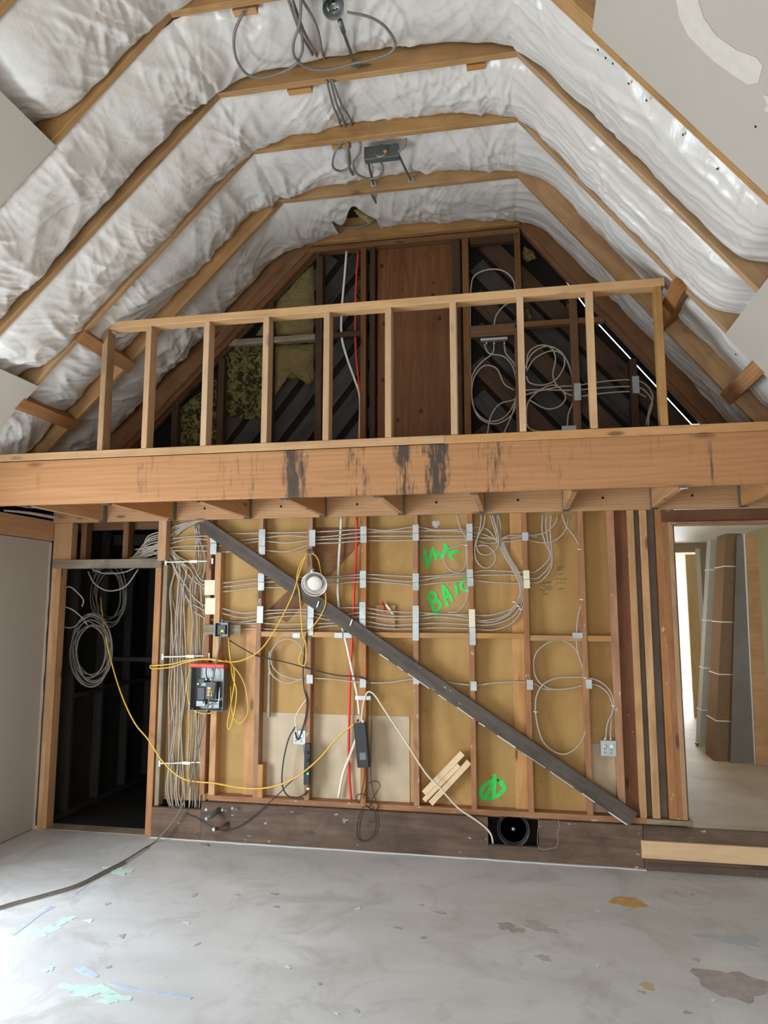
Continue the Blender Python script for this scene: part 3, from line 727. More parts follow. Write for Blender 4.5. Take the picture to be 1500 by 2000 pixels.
box('threshold', (XJ0, .0, -.10), (XJ1, .14, .004), W_GREY, wb, axis=0)
board('stair_stringer', (-2.4, .13, 1.3), (-1.62, .13, 2.3), .03, .12, W_GDARK, wb)
bx_ = at(600, 1150, YS).x
# triangular brown boards behind the lamp
poly('gusset_board', [at(545, 1170, YS-.004), at(600, 1120, YS-.004), at(603, 1030, YS-.004), at(700, 1030, YS-.004), at(705, 1060, YS-.004), at(560, 1215, YS-.004), at(520, 1195, YS-.004)], (0, .003, 0), W_GABLE, wb)

# nail plates on the studs
def plate(px, y0, y1, stud, m=None, wpx=12, seam=None):
    a = at(px-wpx/2, (y0+y1)/2); b = at(px+wpx/2, (y0+y1)/2); z1 = at(px, y0).z; z0 = at(px, y1).z
    o = box('nail_plate', (a.x, -.0035, z0), (b.x, -.0005, z1), m or M_PLATE, stud, ch=.0005)
    return o
PL = [(404, 417, 1035, 1060), (404, 417, 1061, 1083), (404, 410, 1133, 1162, 'c'), (404, 411, 1168, 1200, 'c'),
      (505, 512, 1034, 1066), (505, 512, 1067, 1083), (505, 510, 1120, 1136), (505, 510, 1137, 1153), (505, 508, 1184, 1217),
      (603, 610, 1035, 1067), (603, 607, 1174, 1207), (603, 606, 1208, 1241), (710, 710, 1028, 1044), (710, 710, 1045, 1060), (710, 709, 1115, 1131), (710, 709, 1132, 1148), (710, 708, 1176, 1209), (710, 708, 1210, 1243),
      (812, 812, 1025, 1041), (812, 812, 1042, 1056), (812, 812, 1120, 1137), (812, 812, 1138, 1153), (812, 812, 1183, 1216), (812, 812, 1217, 1251),
      (921, 917, 1023, 1040), (921, 917, 1041, 1056), (921, 918, 1112, 1128), (921, 919, 1129, 1145), (921, 922, 1190, 1225, 'c'), (921, 923, 1226, 1260),
      (1029, 1026, 1040, 1056), (1029, 1028, 1114, 1131, 'c'), (1029, 1029, 1132, 1149, 'c'),
      (603, 605, 1318, 1335), (710, 709, 1326, 1343), (812, 813, 1318, 1336), (921, 925, 1331, 1349), (1029, 1035, 1328, 1347), (1141, 1150, 1327, 1345)]
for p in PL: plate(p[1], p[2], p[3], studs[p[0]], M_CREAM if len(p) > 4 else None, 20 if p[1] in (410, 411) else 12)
for px, w in ((579, 15), (661, 16), (679, 16), (1128, 20)):
    a = at(px-w/2, 1241); b = at(px+w/2, 1241); z = at(px, 1241).z
    box('nail_plate', (a.x, -.0035, z-.019), (b.x, -.0005, z+.019), M_PLATE, wb, ch=.0005)

# spray paint and pen on the backing board
def stroke(name, pts, w, m, parent, k=0, Y=None):
    y = (Y if Y is not None else YS-.0012)-.00025*k
    P = crom([at(x, yy, y) for x, yy in pts], 5); L = []; R_ = []
    for i, q in enumerate(P):
        d = (P[min(i+1, len(P)-1)]-P[max(0, i-1)]).normalized(); s = V((-d.z, 0, d.x))*w/2
        L.append(q+s); R_.append(q-s)
    d = (P[-1]-P[-2]).normalized(); e = [P[-1]+d*w*.45]; d = (P[0]-P[1]).normalized(); st = [P[0]+d*w*.45]
    n = len(L); vs = L+R_+e+st
    fs = [(i, i+1, n+i+1, n+i) for i in range(n-1)]+[(n-1, 2*n, 2*n-1), (n, 2*n+1, 0)]
    vs2 = vs+[v+V((0, .0008, 0)) for v in vs]
    o = len(vs); fs2 = fs+[tuple(o+q for q in f[::-1]) for f in fs]
    return mesh(name, vs2, fs2, m, parent)
PW = .024
LET = {'letter_m': [[(834, 1109), (833, 1095), (829, 1074)], [(834, 1107), (840, 1088), (845, 1071)], [(845, 1071), (849, 1083), (851, 1092)], [(851, 1092), (857, 1080), (866, 1090)]],
       'letter_a': [[(864, 1090), (868, 1076), (870, 1063)], [(870, 1063), (877, 1078), (883, 1092)], [(868, 1082), (880, 1079), (896, 1077)]],
       'letter_b': [[(838, 1168), (846, 1188), (852, 1207)], [(834, 1170), (841, 1158), (850, 1160), (852, 1170), (843, 1178)], [(843, 1178), (855, 1173), (861, 1182), (855, 1191), (847, 1193)]],
       'letter_a_': [[(875, 1184), (868, 1165), (865, 1143)], [(865, 1143), (872, 1152), (884, 1173)], [(869, 1167), (880, 1161)]],
       'letter_i': [[(893, 1160), (889, 1138)]],
       'letter_c': [[(913, 1130), (904, 1135), (900, 1145), (905, 1152), (913, 1148)]]}
sp = empty('spray_lettering', at(865, 1130, YS), 'bright green sprayed letters MA over BAIC on the tan board', 'lettering')
k = 0
for nm, sts in LET.items():
    for s in sts: stroke(nm.strip('_'), s, PW, M_GREEN, sp, k); k += 1
sp = empty('spray_mark', at(960, 1540, YS), 'bright green sprayed circle with slash low on the tan board', 'paint mark')
for k, s in enumerate(([(975, 1523), (958, 1527), (942, 1540), (940, 1556), (955, 1560), (975, 1552), (985, 1540), (980, 1528), (970, 1524)], [(966, 1514), (966, 1530), (964, 1552)], [(945, 1560), (955, 1545), (962, 1532)], [(978, 1530), (986, 1540), (976, 1550)])):
    stroke('paint_stroke', s, .028, M_GREEN, sp, k)
nt = empty('pencilled_note', at(1085, 1130, YS), 'small faint dark handwriting on the tan board', 'handwriting')
r_ = random.Random(11)
for row, (x0, x1, y) in enumerate(((1088, 1102, 1109), (1088, 1102, 1114), (1090, 1100, 1121), (1056, 1078, 1139), (1086, 1108, 1132), (1060, 1080, 1147), (1086, 1106, 1140), (1054, 1080, 1153), (1088, 1102, 1150), (1060, 1072, 1160))):
    pts = []; x = x0
    while x < x1: pts.append((x, y+r_.uniform(-2.4, 2.4)-.08*(x-x0))); x += r_.uniform(1.3, 2.4)
    stroke('pen_line', pts, .0038, M_INK, nt, row*.1)
ch = mesh('plaster_lump', *(lambda c: ([c+V((.03*math.cos(a)*q, -.012*(1-q)-.001, .03*math.sin(a)*q*(1+.3*math.sin(3*a)))) for q in (1, .6, .1) for a in [2*math.pi*i/9 for i in range(9)]], [(j*9+i, j*9+(i+1) % 9, j*9+9+(i+1) % 9, j*9+9+i) for j in range(2) for i in range(9)]+[tuple(range(18, 27))]))(at(851, 1023, YS)), M_GLUE)
tag(ch, 'small white plaster lump stuck above the green letters', 'plaster lump')

# ------------------------------------------------------------------ dark room behind the left doorway
dr = empty('wall_dark_room', (-3.0, 1.5, 0), 'dark unlit room seen through the left doorway', 'room', kind='structure')
D1 = 3.2
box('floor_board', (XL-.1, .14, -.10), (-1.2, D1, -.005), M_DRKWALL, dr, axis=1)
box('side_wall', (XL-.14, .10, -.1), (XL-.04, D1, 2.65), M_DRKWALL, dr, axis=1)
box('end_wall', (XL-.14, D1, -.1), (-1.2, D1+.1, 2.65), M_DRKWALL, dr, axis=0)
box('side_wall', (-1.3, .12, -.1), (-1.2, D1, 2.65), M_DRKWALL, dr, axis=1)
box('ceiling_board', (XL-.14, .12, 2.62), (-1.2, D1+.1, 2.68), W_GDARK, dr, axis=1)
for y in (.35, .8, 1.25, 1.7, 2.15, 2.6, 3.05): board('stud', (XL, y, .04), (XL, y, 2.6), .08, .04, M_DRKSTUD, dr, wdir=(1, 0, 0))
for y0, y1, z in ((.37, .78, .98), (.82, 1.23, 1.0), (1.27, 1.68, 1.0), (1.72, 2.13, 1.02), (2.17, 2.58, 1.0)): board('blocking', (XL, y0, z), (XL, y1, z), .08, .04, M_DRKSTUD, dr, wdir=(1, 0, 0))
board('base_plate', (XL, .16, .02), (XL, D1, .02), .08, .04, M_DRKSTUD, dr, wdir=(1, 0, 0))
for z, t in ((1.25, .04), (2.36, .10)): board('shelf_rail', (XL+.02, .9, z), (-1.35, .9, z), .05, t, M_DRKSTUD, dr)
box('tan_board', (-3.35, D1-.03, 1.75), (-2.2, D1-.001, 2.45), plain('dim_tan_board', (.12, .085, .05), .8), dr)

# ------------------------------------------------------------------ bright room behind the right doorway
br = empty('wall_bright_room', (1.9, 2.5, .28), 'bright unfinished room seen through the right doorway', 'room', kind='structure')
ZF = .28
box('floor_board', (1.06, .10, ZF-.06), (4.4, 5.0, ZF), M_FLOOR2, br, axis=1)
box('floor_board', (XJ1 if False else 1.06, -.001, ZF-.06), (XR+.3, .10, ZF), M_FLOOR2, br, axis=0)
box('ceiling_board', (.95, .12, 2.58), (4.5, 5.1, 2.62), M_WHITE, br, axis=1)
box('partition', (.95, .13, ZF), (1.0, 5.0, 2.6), M_TANWALL, br, axis=1)
# far wall with a doorway into the sunlit room beyond
fx0 = 1.75; fx1 = at(1372, 1250, 5.0).x
box('far_wall', (.95, 5.0, ZF), (fx0, 5.12, 2.6), M_TANWALL, br, axis=2)
box('far_wall', (fx1, 5.0, ZF), (4.5, 5.12, 2.6), M_TANWALL, br, axis=2)
zfd = at(1330, 1079, 5.0).z
box('far_wall', (fx0, 5.0, zfd), (fx1, 5.12, 2.6), M_TANWALL, br, axis=0)
box('door_jamb', (fx1-.16, 4.98, ZF), (fx1-.03, 5.02, zfd-.03), W_PALE, br, axis=2)
box('door_jamb', (fx1-.03, 4.985, ZF), (fx1+.03, 5.0, zfd+.05), M_WHITE, br, axis=2)
box('floor_board', (.9, 5.0, ZF-.06), (4.5, 8.1, ZF), M_WHITE, br, axis=1)
box('far_room_wall', (.9, 8.0, ZF), (4.5, 8.1, 2.7), M_WHITE, br, axis=0)
box('far_room_wall', (.85, 5.12, ZF), (.95, 8.1, 2.7), M_WHITE, br, axis=1)
box('far_room_wall', (4.4, 5.12, ZF), (4.5, 8.1, 2.7), M_WHITE, br, axis=1)
box('ceiling_board', (.85, 5.1, 2.65), (4.5, 8.1, 2.7), M_WHITE, br, axis=1)
# side wall on the right: pale green paint with a teal patch
sw = 2.62
for y0, y1, z0, z1, m in ((2.75, 5.0, ZF, 2.6, M_GREENWALL), (.13, 2.75, ZF, 2.6, M_GREENWALL)): box('side_wall', (sw, y0, z0), (sw+.08, y1, z1), m, br, axis=1)
ring = [V((sw-.001, y, z)) for y, z in ((1.3, 1.60), (2.3, 1.66), (3.0, 1.72), (3.0, 1.5), (2.6, 1.40), (2.2, 1.42), (1.8, 1.36), (1.3, 1.3))]
poly('paint_patch', ring, (-.002, 0, 0), M_TEAL, br)
box('side_wall', (4.4, .1, ZF), (4.5, 5.0, 2.6), M_WHITE, br, axis=1)

# tall cartons and sheets leaning in the bright room
def lean(name, bpx, tpx, Y, depth, m, label, cat, parent=None, lean_y=.10):
    """a tall carton: bottom and top outline of its front face in the plane Y, leaning back by lean_y"""
    b0, b1 = [atz(x, y, ZF) for x, y in bpx]; Yb = (b0.y+b1.y)/2
    t0, t1 = [at(x, y, Yb+lean_y) for x, y in tpx]
    b0 = V((b0.x, Yb, ZF)); b1 = V((b1.x, Yb, ZF)); d = V((0, depth, 0))
    o = poly(name, [b0, b1, t1, t0], d, m, parent)
    if label: tag(o, label, cat)
    return o, (b0, b1, t1, t0, d)
def strap(parent, q, f, m=M_TIE):
    b0, b1, t1, t0, d = q
    a = b0.lerp(t0, f); b = b1.lerp(t1, f); e = V((.003, 0, 0)); g = V((0, .003, 0))
    pts = [a-e-g, b+e-g, b+e+d+g, a-e+d+g, a-e-g]
    return tube('strap', pts, .006, m, parent, 5, smooth_path=False)
o, q = lean('tall_carton', ((1396, 1487), (1425, 1487)), ((1418, 1042), (1447, 1042)), 2.15, .34, M_CARD, 'tall brown cardboard carton strapped and leaning in the bright room', 'carton')
for f in (.17, .37, .60, .85): strap(o, q, f)
o, q = lean('tall_carton', ((1366, 1459), (1388, 1459)), ((1388, 1054), (1408, 1054)), 2.9, .16, M_GBOX, 'tall grey-white carton leaning behind the brown one', 'carton')
box('dark_edge', (q[0].x-.02, q[0].y+.02, ZF+.01), (q[0].x-.005, q[0].y+.10, ZF+.03), M_BLK, o)
for f in (.17, .37, .60, .85): strap(o, q, f)
o, q = lean('leaning_sheet', ((1427, 1490), (1474, 1492)), ((1440, 1046), (1452, 1043)), 2.15, .02, M_SHEET, 'dark grey board leaning between the brown carton and a plank', 'board')
b0, b1, t1, t0, d = q
board('white_edge', b1+V((.006, 0, 0)), t1+V((.006, 0, 0)), .03, .018, M_WHITE, o)
o, q = lean('leaning_plank', ((1478, 1494), (1505, 1494)), ((1456, 1044), (1478, 1044)), 2.1, .04, W_BLK, 'broad knotty pine plank leaning by the green wall', 'plank')

# ================================================================== cables and things on the back wall
def P3(pts, Y):
    return [at(p[0], p[1], p[2] if len(p) > 2 else Y) for p in pts]
def cable(label, pts, Y=.035, r=.0058, m=None, name='armoured_cable', cat='cable', group=None, parent=None, n=6, res=6):
    o = tube(name, P3(pts, Y), r, m or M_CAB, parent, n, res)
    return tag(o, label, cat, group) if parent is None else o
ROWG = 'grey cables threaded through the studs'
def feed(i, x, y, n):
    """left end of a row cable: comes from the dark room over the header and droops down to its row"""
    k = (y-1139)/90.0; q = random.Random(int(y)*7)
    j = lambda a: q.uniform(-a, a)
    return [(255+j(12), 1096+j(9), .11+j(.03)), (292+j(5), 1074+20*k+j(7), .07+j(.02)), (326, 1064+26*k+j(6), .045+j(.015)), (350+j(5)-3*k, 1090+44*k+j(7), .03+j(.014)), (372+j(4), y-34+12*k+j(4), .030+j(.012)), (390, y-12+j(3), .028), (404, y-4, .030)]
T = [[(335, 1052), (372, 1048), (417, 1046), (440, 1043), (512, 1041), (610, 1039), (710, 1034), (755, 1036), (812, 1029), (850, 1035), (893, 1034), (917, 1033), (935, 1029), (955, 1036), (972, 1060)],
     [(332, 1062), (372, 1052), (417, 1055), (470, 1055), (512, 1051), (560, 1046), (610, 1049), (650, 1047), (710, 1040), (812, 1037), (893, 1037), (917, 1040), (940, 1042), (972, 1053), (995, 1046), (1026, 1045), (1060, 1042), (1082, 1026), (1090, 1008)],
     [(332, 1070), (372, 1066), (417, 1066), (475, 1062), (512, 1057), (560, 1060), (610, 1055), (660, 1052), (710, 1048), (760, 1047), (812, 1047), (917, 1047), (940, 1050), (980, 1052), (1026, 1047), (1050, 1048)],
     [(330, 1076), (372, 1075), (417, 1077), (440, 1078), (512, 1075), (560, 1077), (610, 1063), (660, 1060), (710, 1056), (760, 1056), (812, 1055), (917, 1054), (950, 1061), (975, 1059), (1000, 1057), (1026, 1054), (1060, 1060), (1085, 1055), (1105, 1035), (1111, 1006)]]
for i, p in enumerate(T):
    cable('grey cable in the top row under the loft, %s from the top' % ('first', 'second', 'third', 'fourth')[i], p, .034+.001*i, group=ROWG)
Mr = [[(430, 1139), (505, 1130), (560, 1128), (640, 1127), (710, 1122), (760, 1124), (812, 1126), (860, 1124), (920, 1118), (950, 1114), (1000, 1116), (1030, 1118), (1048, 1115), (1068, 1098), (1075, 1082), (1066, 1062), (1059, 1035), (1060, 1005)],
      [(430, 1147), (505, 1138), (560, 1135), (640, 1131), (710, 1128), (770, 1134), (812, 1135), (860, 1127), (920, 1124), (960, 1123), (1005, 1123), (1030, 1128), (1050, 1129), (1073, 1107), (1078, 1085), (1071, 1062), (1067, 1030), (1068, 1005)],
      [(430, 1156), (505, 1148), (555, 1147), (640, 1141), (710, 1136), (770, 1139), (812, 1143), (860, 1138), (920, 1134), (960, 1137), (1008, 1139), (1030, 1138), (1055, 1136), (1075, 1113), (1079, 1088), (1076, 1055), (1075, 1030), (1077, 1005)]]
for i, p in enumerate(Mr):
    cable('grey cable in the middle row above the blocking, %s from the top' % ('first', 'second', 'third')[i], feed(i+1, 0, p[0][1], 0)+p, .034+.001*i, group=ROWG)
Lr = [[(430, 1187), (470, 1197), (505, 1195), (530, 1192), (603, 1190), (640, 1188), (707, 1187), (760, 1194), (812, 1196), (860, 1199), (921, 1201), (960, 1201), (1000, 1188), (1014, 1168), (1015, 1142), (1004, 1116), (985, 1085), (972, 1055), (965, 1030), (958, 1006)],
      [(430, 1197), (470, 1206), (505, 1203), (530, 1198), (603, 1196), (650, 1205), (707, 1196), (760, 1203), (812, 1203), (860, 1199), (921, 1206), (945, 1212), (985, 1203), (1010, 1178), (1018, 1152), (1008, 1120), (988, 1086), (974, 1050), (968, 1028), (965, 1005)],
      [(430, 1212), (470, 1215), (505, 1210), (550, 1204), (603, 1203), (650, 1211), (707, 1204), (760, 1209), (812, 1209), (860, 1205), (921, 1212), (960, 1215), (995, 1200), (1017, 1172), (1020, 1148), (1010, 1118), (991, 1086), (976, 1050), (973, 1028), (972, 1005)],
      [(430, 1216), (470, 1218), (505, 1217), (550, 1219), (603, 1218), (650, 1217), (707, 1213), (760, 1221), (812, 1219), (860, 1217), (921, 1220), (960, 1220), (1000, 1206), (1020, 1176), (1022, 1150), (1013, 1120), (994, 1088), (979, 1052), (978, 1028), (974, 1005)],
      [(430, 1228), (470, 1229), (505, 1228), (550, 1230), (603, 1228), (650, 1222), (707, 1222), (760, 1228), (812, 1228), (860, 1226), (921, 1228), (965, 1230), (1003, 1215), (1023, 1180), (1024, 1152), (1015, 1120), (996, 1088), (981, 1054), (972, 1028), (968, 1005)]]
for i, p in enumerate(Lr):
    cable('grey cable in the lower row just over the blocking, %s from the top' % ('first', 'second', 'third', 'fourth', 'fifth')[i], (feed(i+1, 0, p[0][1], 0) if i < 3 else [])+p, .033+.0012*i, group=ROWG)
cable('single grey cable in the lowest row across the studs', [(600, 1324), (640, 1326), (710, 1333), (760, 1333), (812, 1326), (870, 1332), (925, 1338), (975, 1333), (1035, 1333), (1060, 1345), (1085, 1346)], .03, group=ROWG)
# loops by the plates
cable('grey cable looped over the green letter A', [(893, 1005), (899, 1030), (909, 1048), (911, 1065), (911, 1090), (906, 1110), (890, 1118), (874, 1108), (867, 1090), (876, 1073), (892, 1067), (911, 1066), (913, 1110), (914, 1150), (910, 1175), (895, 1193), (875, 1196)], .012)
cable('grey cable loop hanging beside the green letter A', [(948, 1005), (944, 1028), (932, 1052), (927, 1075), (931, 1095), (944, 1108), (958, 1107), (968, 1092), (963, 1075), (948, 1065), (934, 1066)], .014)
cable('second grey cable loop hanging right of the green letter A', [(940, 1006), (939, 1025), (931, 1060), (935, 1078), (950, 1084), (965, 1077), (974, 1062), (972, 1040), (962, 1006)], .02)
cable('grey cable hanging short from the loft right of the paired cables', [(1098, 1005), (1103, 1020), (1108, 1030), (1122, 1048), (1131, 1066), (1132, 1080), (1134, 1130), (1136, 1170), (1129, 1205), (1126, 1240), (1128, 1270), (1137, 1300), (1143, 1330), (1144, 1400), (1140, 1440), (1118, 1467), (1092, 1472), (1062, 1450), (1048, 1405), (1047, 1365), (1060, 1338), (1085, 1325), (1110, 1323), (1140, 1323), (1170, 1330), (1192, 1350), (1199, 1375), (1195, 1395), (1186, 1415), (1183, 1448)], .012)
cable('grey cable circle at the right end above the outlet box', [(1138, 1325), (1138, 1300), (1122, 1265), (1098, 1251), (1075, 1253), (1050, 1272), (1042, 1298), (1050, 1328), (1075, 1345), (1110, 1345), (1140, 1339), (1165, 1338), (1188, 1355), (1198, 1385), (1194, 1410), (1192, 1448)], .020)
cable('grey cable coil circle left of the hanging black adaptor', [(598, 1500), (590, 1440), (600, 1395), (598, 1340), (597, 1300), (588, 1262), (566, 1248), (545, 1254), (528, 1276), (526, 1302), (535, 1322), (560, 1334), (585, 1328), (600, 1322)], .006)
cable('second loop of grey cable inside the coil circle', [(601, 1325), (575, 1326), (545, 1315), (530, 1295), (532, 1270), (550, 1250)], .012)
cable('grey cable to the outlet box beside the power strip', [(600, 1365), (585, 1385), (577, 1405), (580, 1432)], -.006, .005, M_CREAMCORD, 'cable')
# clamps on cables
for k, (x, y, Y) in enumerate(((911, 1065, .006), (913, 1154, .006), (1132, 1073, .006), (1136, 1171, .006), (1198, 1378, .006), (1046, 1390, .006), (1143, 1324, .006), (1005, 1176, .02), (1012, 1184, .02), (1018, 1190, .02))):
    c = at(x, y, Y); o = tube('cable_clamp', [c+V((-.012, 0, .003)), c+V((-.006, -.006, 0)), c+V((.006, -.006, 0)), c+V((.012, 0, -.003))], .004, M_TIE, None, 6, 3)
    tag(o, 'small white clamp holding cables, %s' % ('above the sprayed letters', 'right of the sprayed C', 'high on the thin right cable', 'halfway down the thin right cable', 'near the right outlet box', 'left of the large right loop', 'where the right loops cross', 'first of three at the big bend', 'middle of three at the big bend', 'last of three at the big bend')[k], 'clamp', 'white cable clamps')

# the thick bundle dropping through the left bay
rb = random.Random(21)
nb = 18
for i in range(nb):
    f = i/(nb-1)
    if i < 11:
        xt = 335+2.7*i; xb = 331+2.4*i+rb.uniform(-3, 3)
    else:
        xt = 374+3.4*(i-11); xb = 366+4.0*(i-11)+rb.uniform(-3, 3)
    Y = .02+.055*rb.random()
    w = lambda: rb.uniform(-5.5, 5.5)
    top = [(285+rb.uniform(-25, 0), 1082+rb.uniform(-10, 14), .10), (318, 1062+18*f+rb.uniform(-4, 4), .055)] if i < 12 else [(378+rb.uniform(-4, 14), 1022, .06)]
    pts = top+[(xt+4+w() if i < 12 else xt+6+w(), 1095+28*f*(i < 12)+w(), Y), (xt+w(), 1150, Y), (xt+w(), 1215, Y), (xt+w()*.6, 1283, Y), (xt+w(), 1350, Y), ((xt+xb)/2+w(), 1420, Y), (xb+w()*.5, 1490, Y), (xb+w(), 1545, Y), (xb+rb.uniform(-1, 6), 1582, Y+.01)]
    cable('grey cable in the left clump of the bundle dropping beside the left doorway' if i < 11 else 'grey cable in the right clump of the bundle dropping behind the electrical panel', pts, Y, .0055, M_CABD if (i > 12 and i % 3 == 0) else M_CAB, group='left clump of the cable bundle' if i < 11 else 'right clump of the cable bundle')
for k, (x0, x1, y) in enumerate(((324, 415, 1098), (318, 408, 1283), (312, 399, 1491))):
    a = at(x0, y, .008); b = at(x1, y-2, .008)
    o = empty('bundle_strap', a, 'white strap across the cable bundle, %s of three' % ('topmost', 'middle', 'lowest')[k], 'strap', 'white straps on the cable bundle')
    tube('strap_band', [a, a.lerp(b, .3)+V((0, -.006, 0)), a.lerp(b, .6)+V((0, -.006, .002)), b], .006, M_TIE, o, 6, 4)
    for q in (a, b): box('strap_tab', q+V((-.008, -.006, -.022)), q+V((.008, .0, .022)), M_TIE, o)
    c = a.lerp(b, .62); box('strap_buckle', c+V((-.035, -.016, -.011)), c+V((.03, -.006, .011)), M_TIE, o, axis=0)
# cables lying over the header from the dark room, and coils hanging inside it
rb = random.Random(5)
for i in range(7):
    jj = lambda a: rb.uniform(-a, a)
    cable('grey cable arching over the header of the left doorway, %s from the bottom' % ('first', 'second', 'third', 'fourth', 'fifth', 'sixth', 'seventh')[i], [(240+7*i+jj(5), 1100-2*i, .16), (262+4*i+jj(4), 1088-4.5*i, .13+jj(.02)), (292, 1074-5*i+jj(2), .09+jj(.02)), (322, 1062-4.5*i+jj(2), .06+jj(.015)), (343+jj(3), 1046-3.2*i, .045+jj(.015)), (360+2*i, 1032-2*i+jj(2), .045+jj(.01)), (382+5*i, 1019-i, .06)], .08, .0055, group='cables arching over the left header')
def coil(label, cx, cy, rpx, rpy, Y, turns, m, tail=None):
    r = random.Random(int(cx)); pts = list(tail or [])
    for i in range(turns*12):
        a = -1.6+2*math.pi*i/12; k = 1+.16*math.sin(i*.37+1)+r.uniform(-.03, .03)
        pts.append((cx+rpx*k*math.cos(a)+2.5*math.sin(i*.21), cy+rpy*k*math.sin(a)+4*math.sin(i*.13), Y+.03*math.sin(i*.6)+.0015*i))
    return cable(label, pts, Y, .006, m, 'cable_coil', 'cable coil', res=4)
coil('large grey cable coil hanging inside the left doorway', 178, 1270, 35, 60, .20, 9, M_CABD, [(118, 1222, .12), (140, 1226, .15), (160, 1212, .18), (172, 1205, .2)])
coil('dim cable coil hanging behind the large coil', 212, 1160, 30, 55, .60, 6, M_CABD, [(180, 1118, .5), (195, 1110, .5)])
for k, p in enumerate(([(117, 1158, .12), (135, 1146, .14), (152, 1158, .17), (163, 1172, .2), (160, 1185, .2)], [(116, 1182, .12), (140, 1190, .16), (160, 1206, .2), (170, 1220, .2)], [(180, 1112, .3), (205, 1120, .3), (240, 1118, .25), (262, 1110, .2)], [(172, 1116, .3), (185, 1140, .3), (212, 1154, .3), (245, 1145, .25), (270, 1112, .2)])):
    cable('loose grey cable inside the left doorway, ' + ('high at the jamb', 'running into the coil', 'short one under the header', 'long sag under the header')[k], p, .15, .0055, M_CAB)
for i in range(4):
    o = tube('armoured_cable', [V((XL+.03+.02*i, -.62+.02*i, 2.452)), V((XL+.05+.02*i, -.4, 2.458)), V((XL+.10+.02*i, -.12, 2.45))], .007, M_CAB, None)
    tag(o, 'grey cable lying on the top plate at the far left', 'cable', 'cables on the left top plate')

# yellow extension cord and other cords
YCG = 'yellow extension cords'
cable('yellow extension cord swooping from the dark doorway to the black adaptor', [(197, 1165, .5), (200, 1200, .35), (212, 1270, .2), (235, 1350, .05), (262, 1410, -.05), (290, 1445, -.06), (320, 1490, -.06), (360, 1522, -.06), (420, 1530, -.06), (480, 1540, -.06), (530, 1537, -.06), (575, 1520, -.06), (620, 1485, -.06), (660, 1440, -.06), (695, 1412, -.05)], -.05, .006, M_YEL, 'extension_cable', 'cord', YCG)
cable('yellow cord looped over the left jamb, running to the hanging lamp', [(440, 1293), (400, 1288), (365, 1293), (335, 1303), (298, 1306, -.02), (294, 1300, -.02), (300, 1300), (335, 1297), (365, 1290), (410, 1287), (450, 1293), (480, 1287), (510, 1268), (540, 1225), (570, 1165), (588, 1110), (600, 1080)], -.045, .0052, M_YEL, 'extension_cable', 'cord', YCG)
cable('yellow cord hanging in a narrow loop right of the panel', [(446, 1245), (449, 1280), (454, 1320), (462, 1350), (458, 1390), (449, 1423), (444, 1415), (452, 1370), (458, 1330), (455, 1300), (440, 1289)], -.035, .0052, M_YEL, 'extension_cable', 'cord', YCG)
cable('yellow cord wide loop ending beside the second stud', [(440, 1289), (455, 1300), (475, 1330), (484, 1370), (483, 1395), (470, 1412), (458, 1404), (452, 1380), (450, 1340)], -.03, .0045, M_YEL, 'extension_cable', 'cord', YCG)
cable('yellow cord curling around the left side of the panel', [(372, 1306), (366, 1330), (366, 1355), (374, 1382), (392, 1393), (410, 1393), (418, 1388)], -.06, .0048, M_YEL, 'extension_cable', 'cord', YCG)
cable('yellow cord loops hanging around the work lamp', [(602, 1080), (588, 1100), (580, 1128), (585, 1160), (588, 1200), (591, 1240), (597, 1255), (598, 1290), (592, 1300), (584, 1290), (590, 1268)], -.035, .0050, M_YEL, 'extension_cable', 'cord', YCG)
cable('yellow cord loop behind the right side of the work lamp', [(600, 1084), (612, 1082), (622, 1095), (627, 1120), (634, 1150), (636, 1180), (625, 1205), (610, 1225), (600, 1235)], -.03, .0050, M_YEL, 'extension_cable', 'cord', YCG)
cable('dark cord slanting from the small junction box across the studs', [(447, 1250), (480, 1270), (508, 1283), (560, 1294), (610, 1308), (660, 1319), (700, 1322), (720, 1332), (722, 1352)], -.014, .0048, M_BLKC, 'power_cable', 'cord')
cable('black cord running down beside the third stud to the outlet', [(600, 1230), (595, 1270), (592, 1310), (594, 1345), (600, 1370), (597, 1400), (590, 1425), (582, 1445), (576, 1430)], -.010, .0055, M_BLKC, 'power_cable', 'cord')
cable('black cord looping from the outlet down to the power strip', [(576, 1420), (563, 1445), (553, 1490), (551, 1530), (560, 1552), (578, 1558), (596, 1550), (602, 1535)], -.012, .0055, M_BLKC, 'power_cable', 'cord')
cable('thin black cord slanting from the power strip to the rim board', [(602, 1500), (570, 1525), (540, 1555), (500, 1590), (470, 1612), (440, 1622), (420, 1618)], -.05, .004, M_BLKC, 'power_cable', 'cord')
cable('cream cord draped from the adaptor into the speaker hole', [(706, 1408), (708, 1385), (713, 1362), (720, 1351), (732, 1358), (750, 1385), (790, 1445), (830, 1508), (860, 1540), (895, 1578), (930, 1602), (950, 1618), (960, 1632), (963, 1648, -.01)], -.045, .0065, M_CREAMCORD, 'power_cable', 'cord')
cable('tangled black cord under the adaptor', [(712, 1495), (712, 1515), (708, 1540), (702, 1568), (696, 1560), (700, 1552), (712, 1552), (722, 1562), (722, 1575), (708, 1578), (700, 1600), (697, 1625), (702, 1640), (715, 1642), (730, 1628), (735, 1605), (730, 1580), (725, 1565), (735, 1548), (742, 1535), (738, 1527), (728, 1526), (716, 1535), (710, 1560)], -.05, .0035, M_BLKC, 'power_cable', 'cord')
cable('thin black cord strung behind the adaptor', [(726, 1350), (726, 1420), (724, 1470), (725, 1525), (733, 1560), (739, 1575), (730, 1582), (712, 1572)], -.01, .003, M_BLKC, 'power_cable', 'cord')
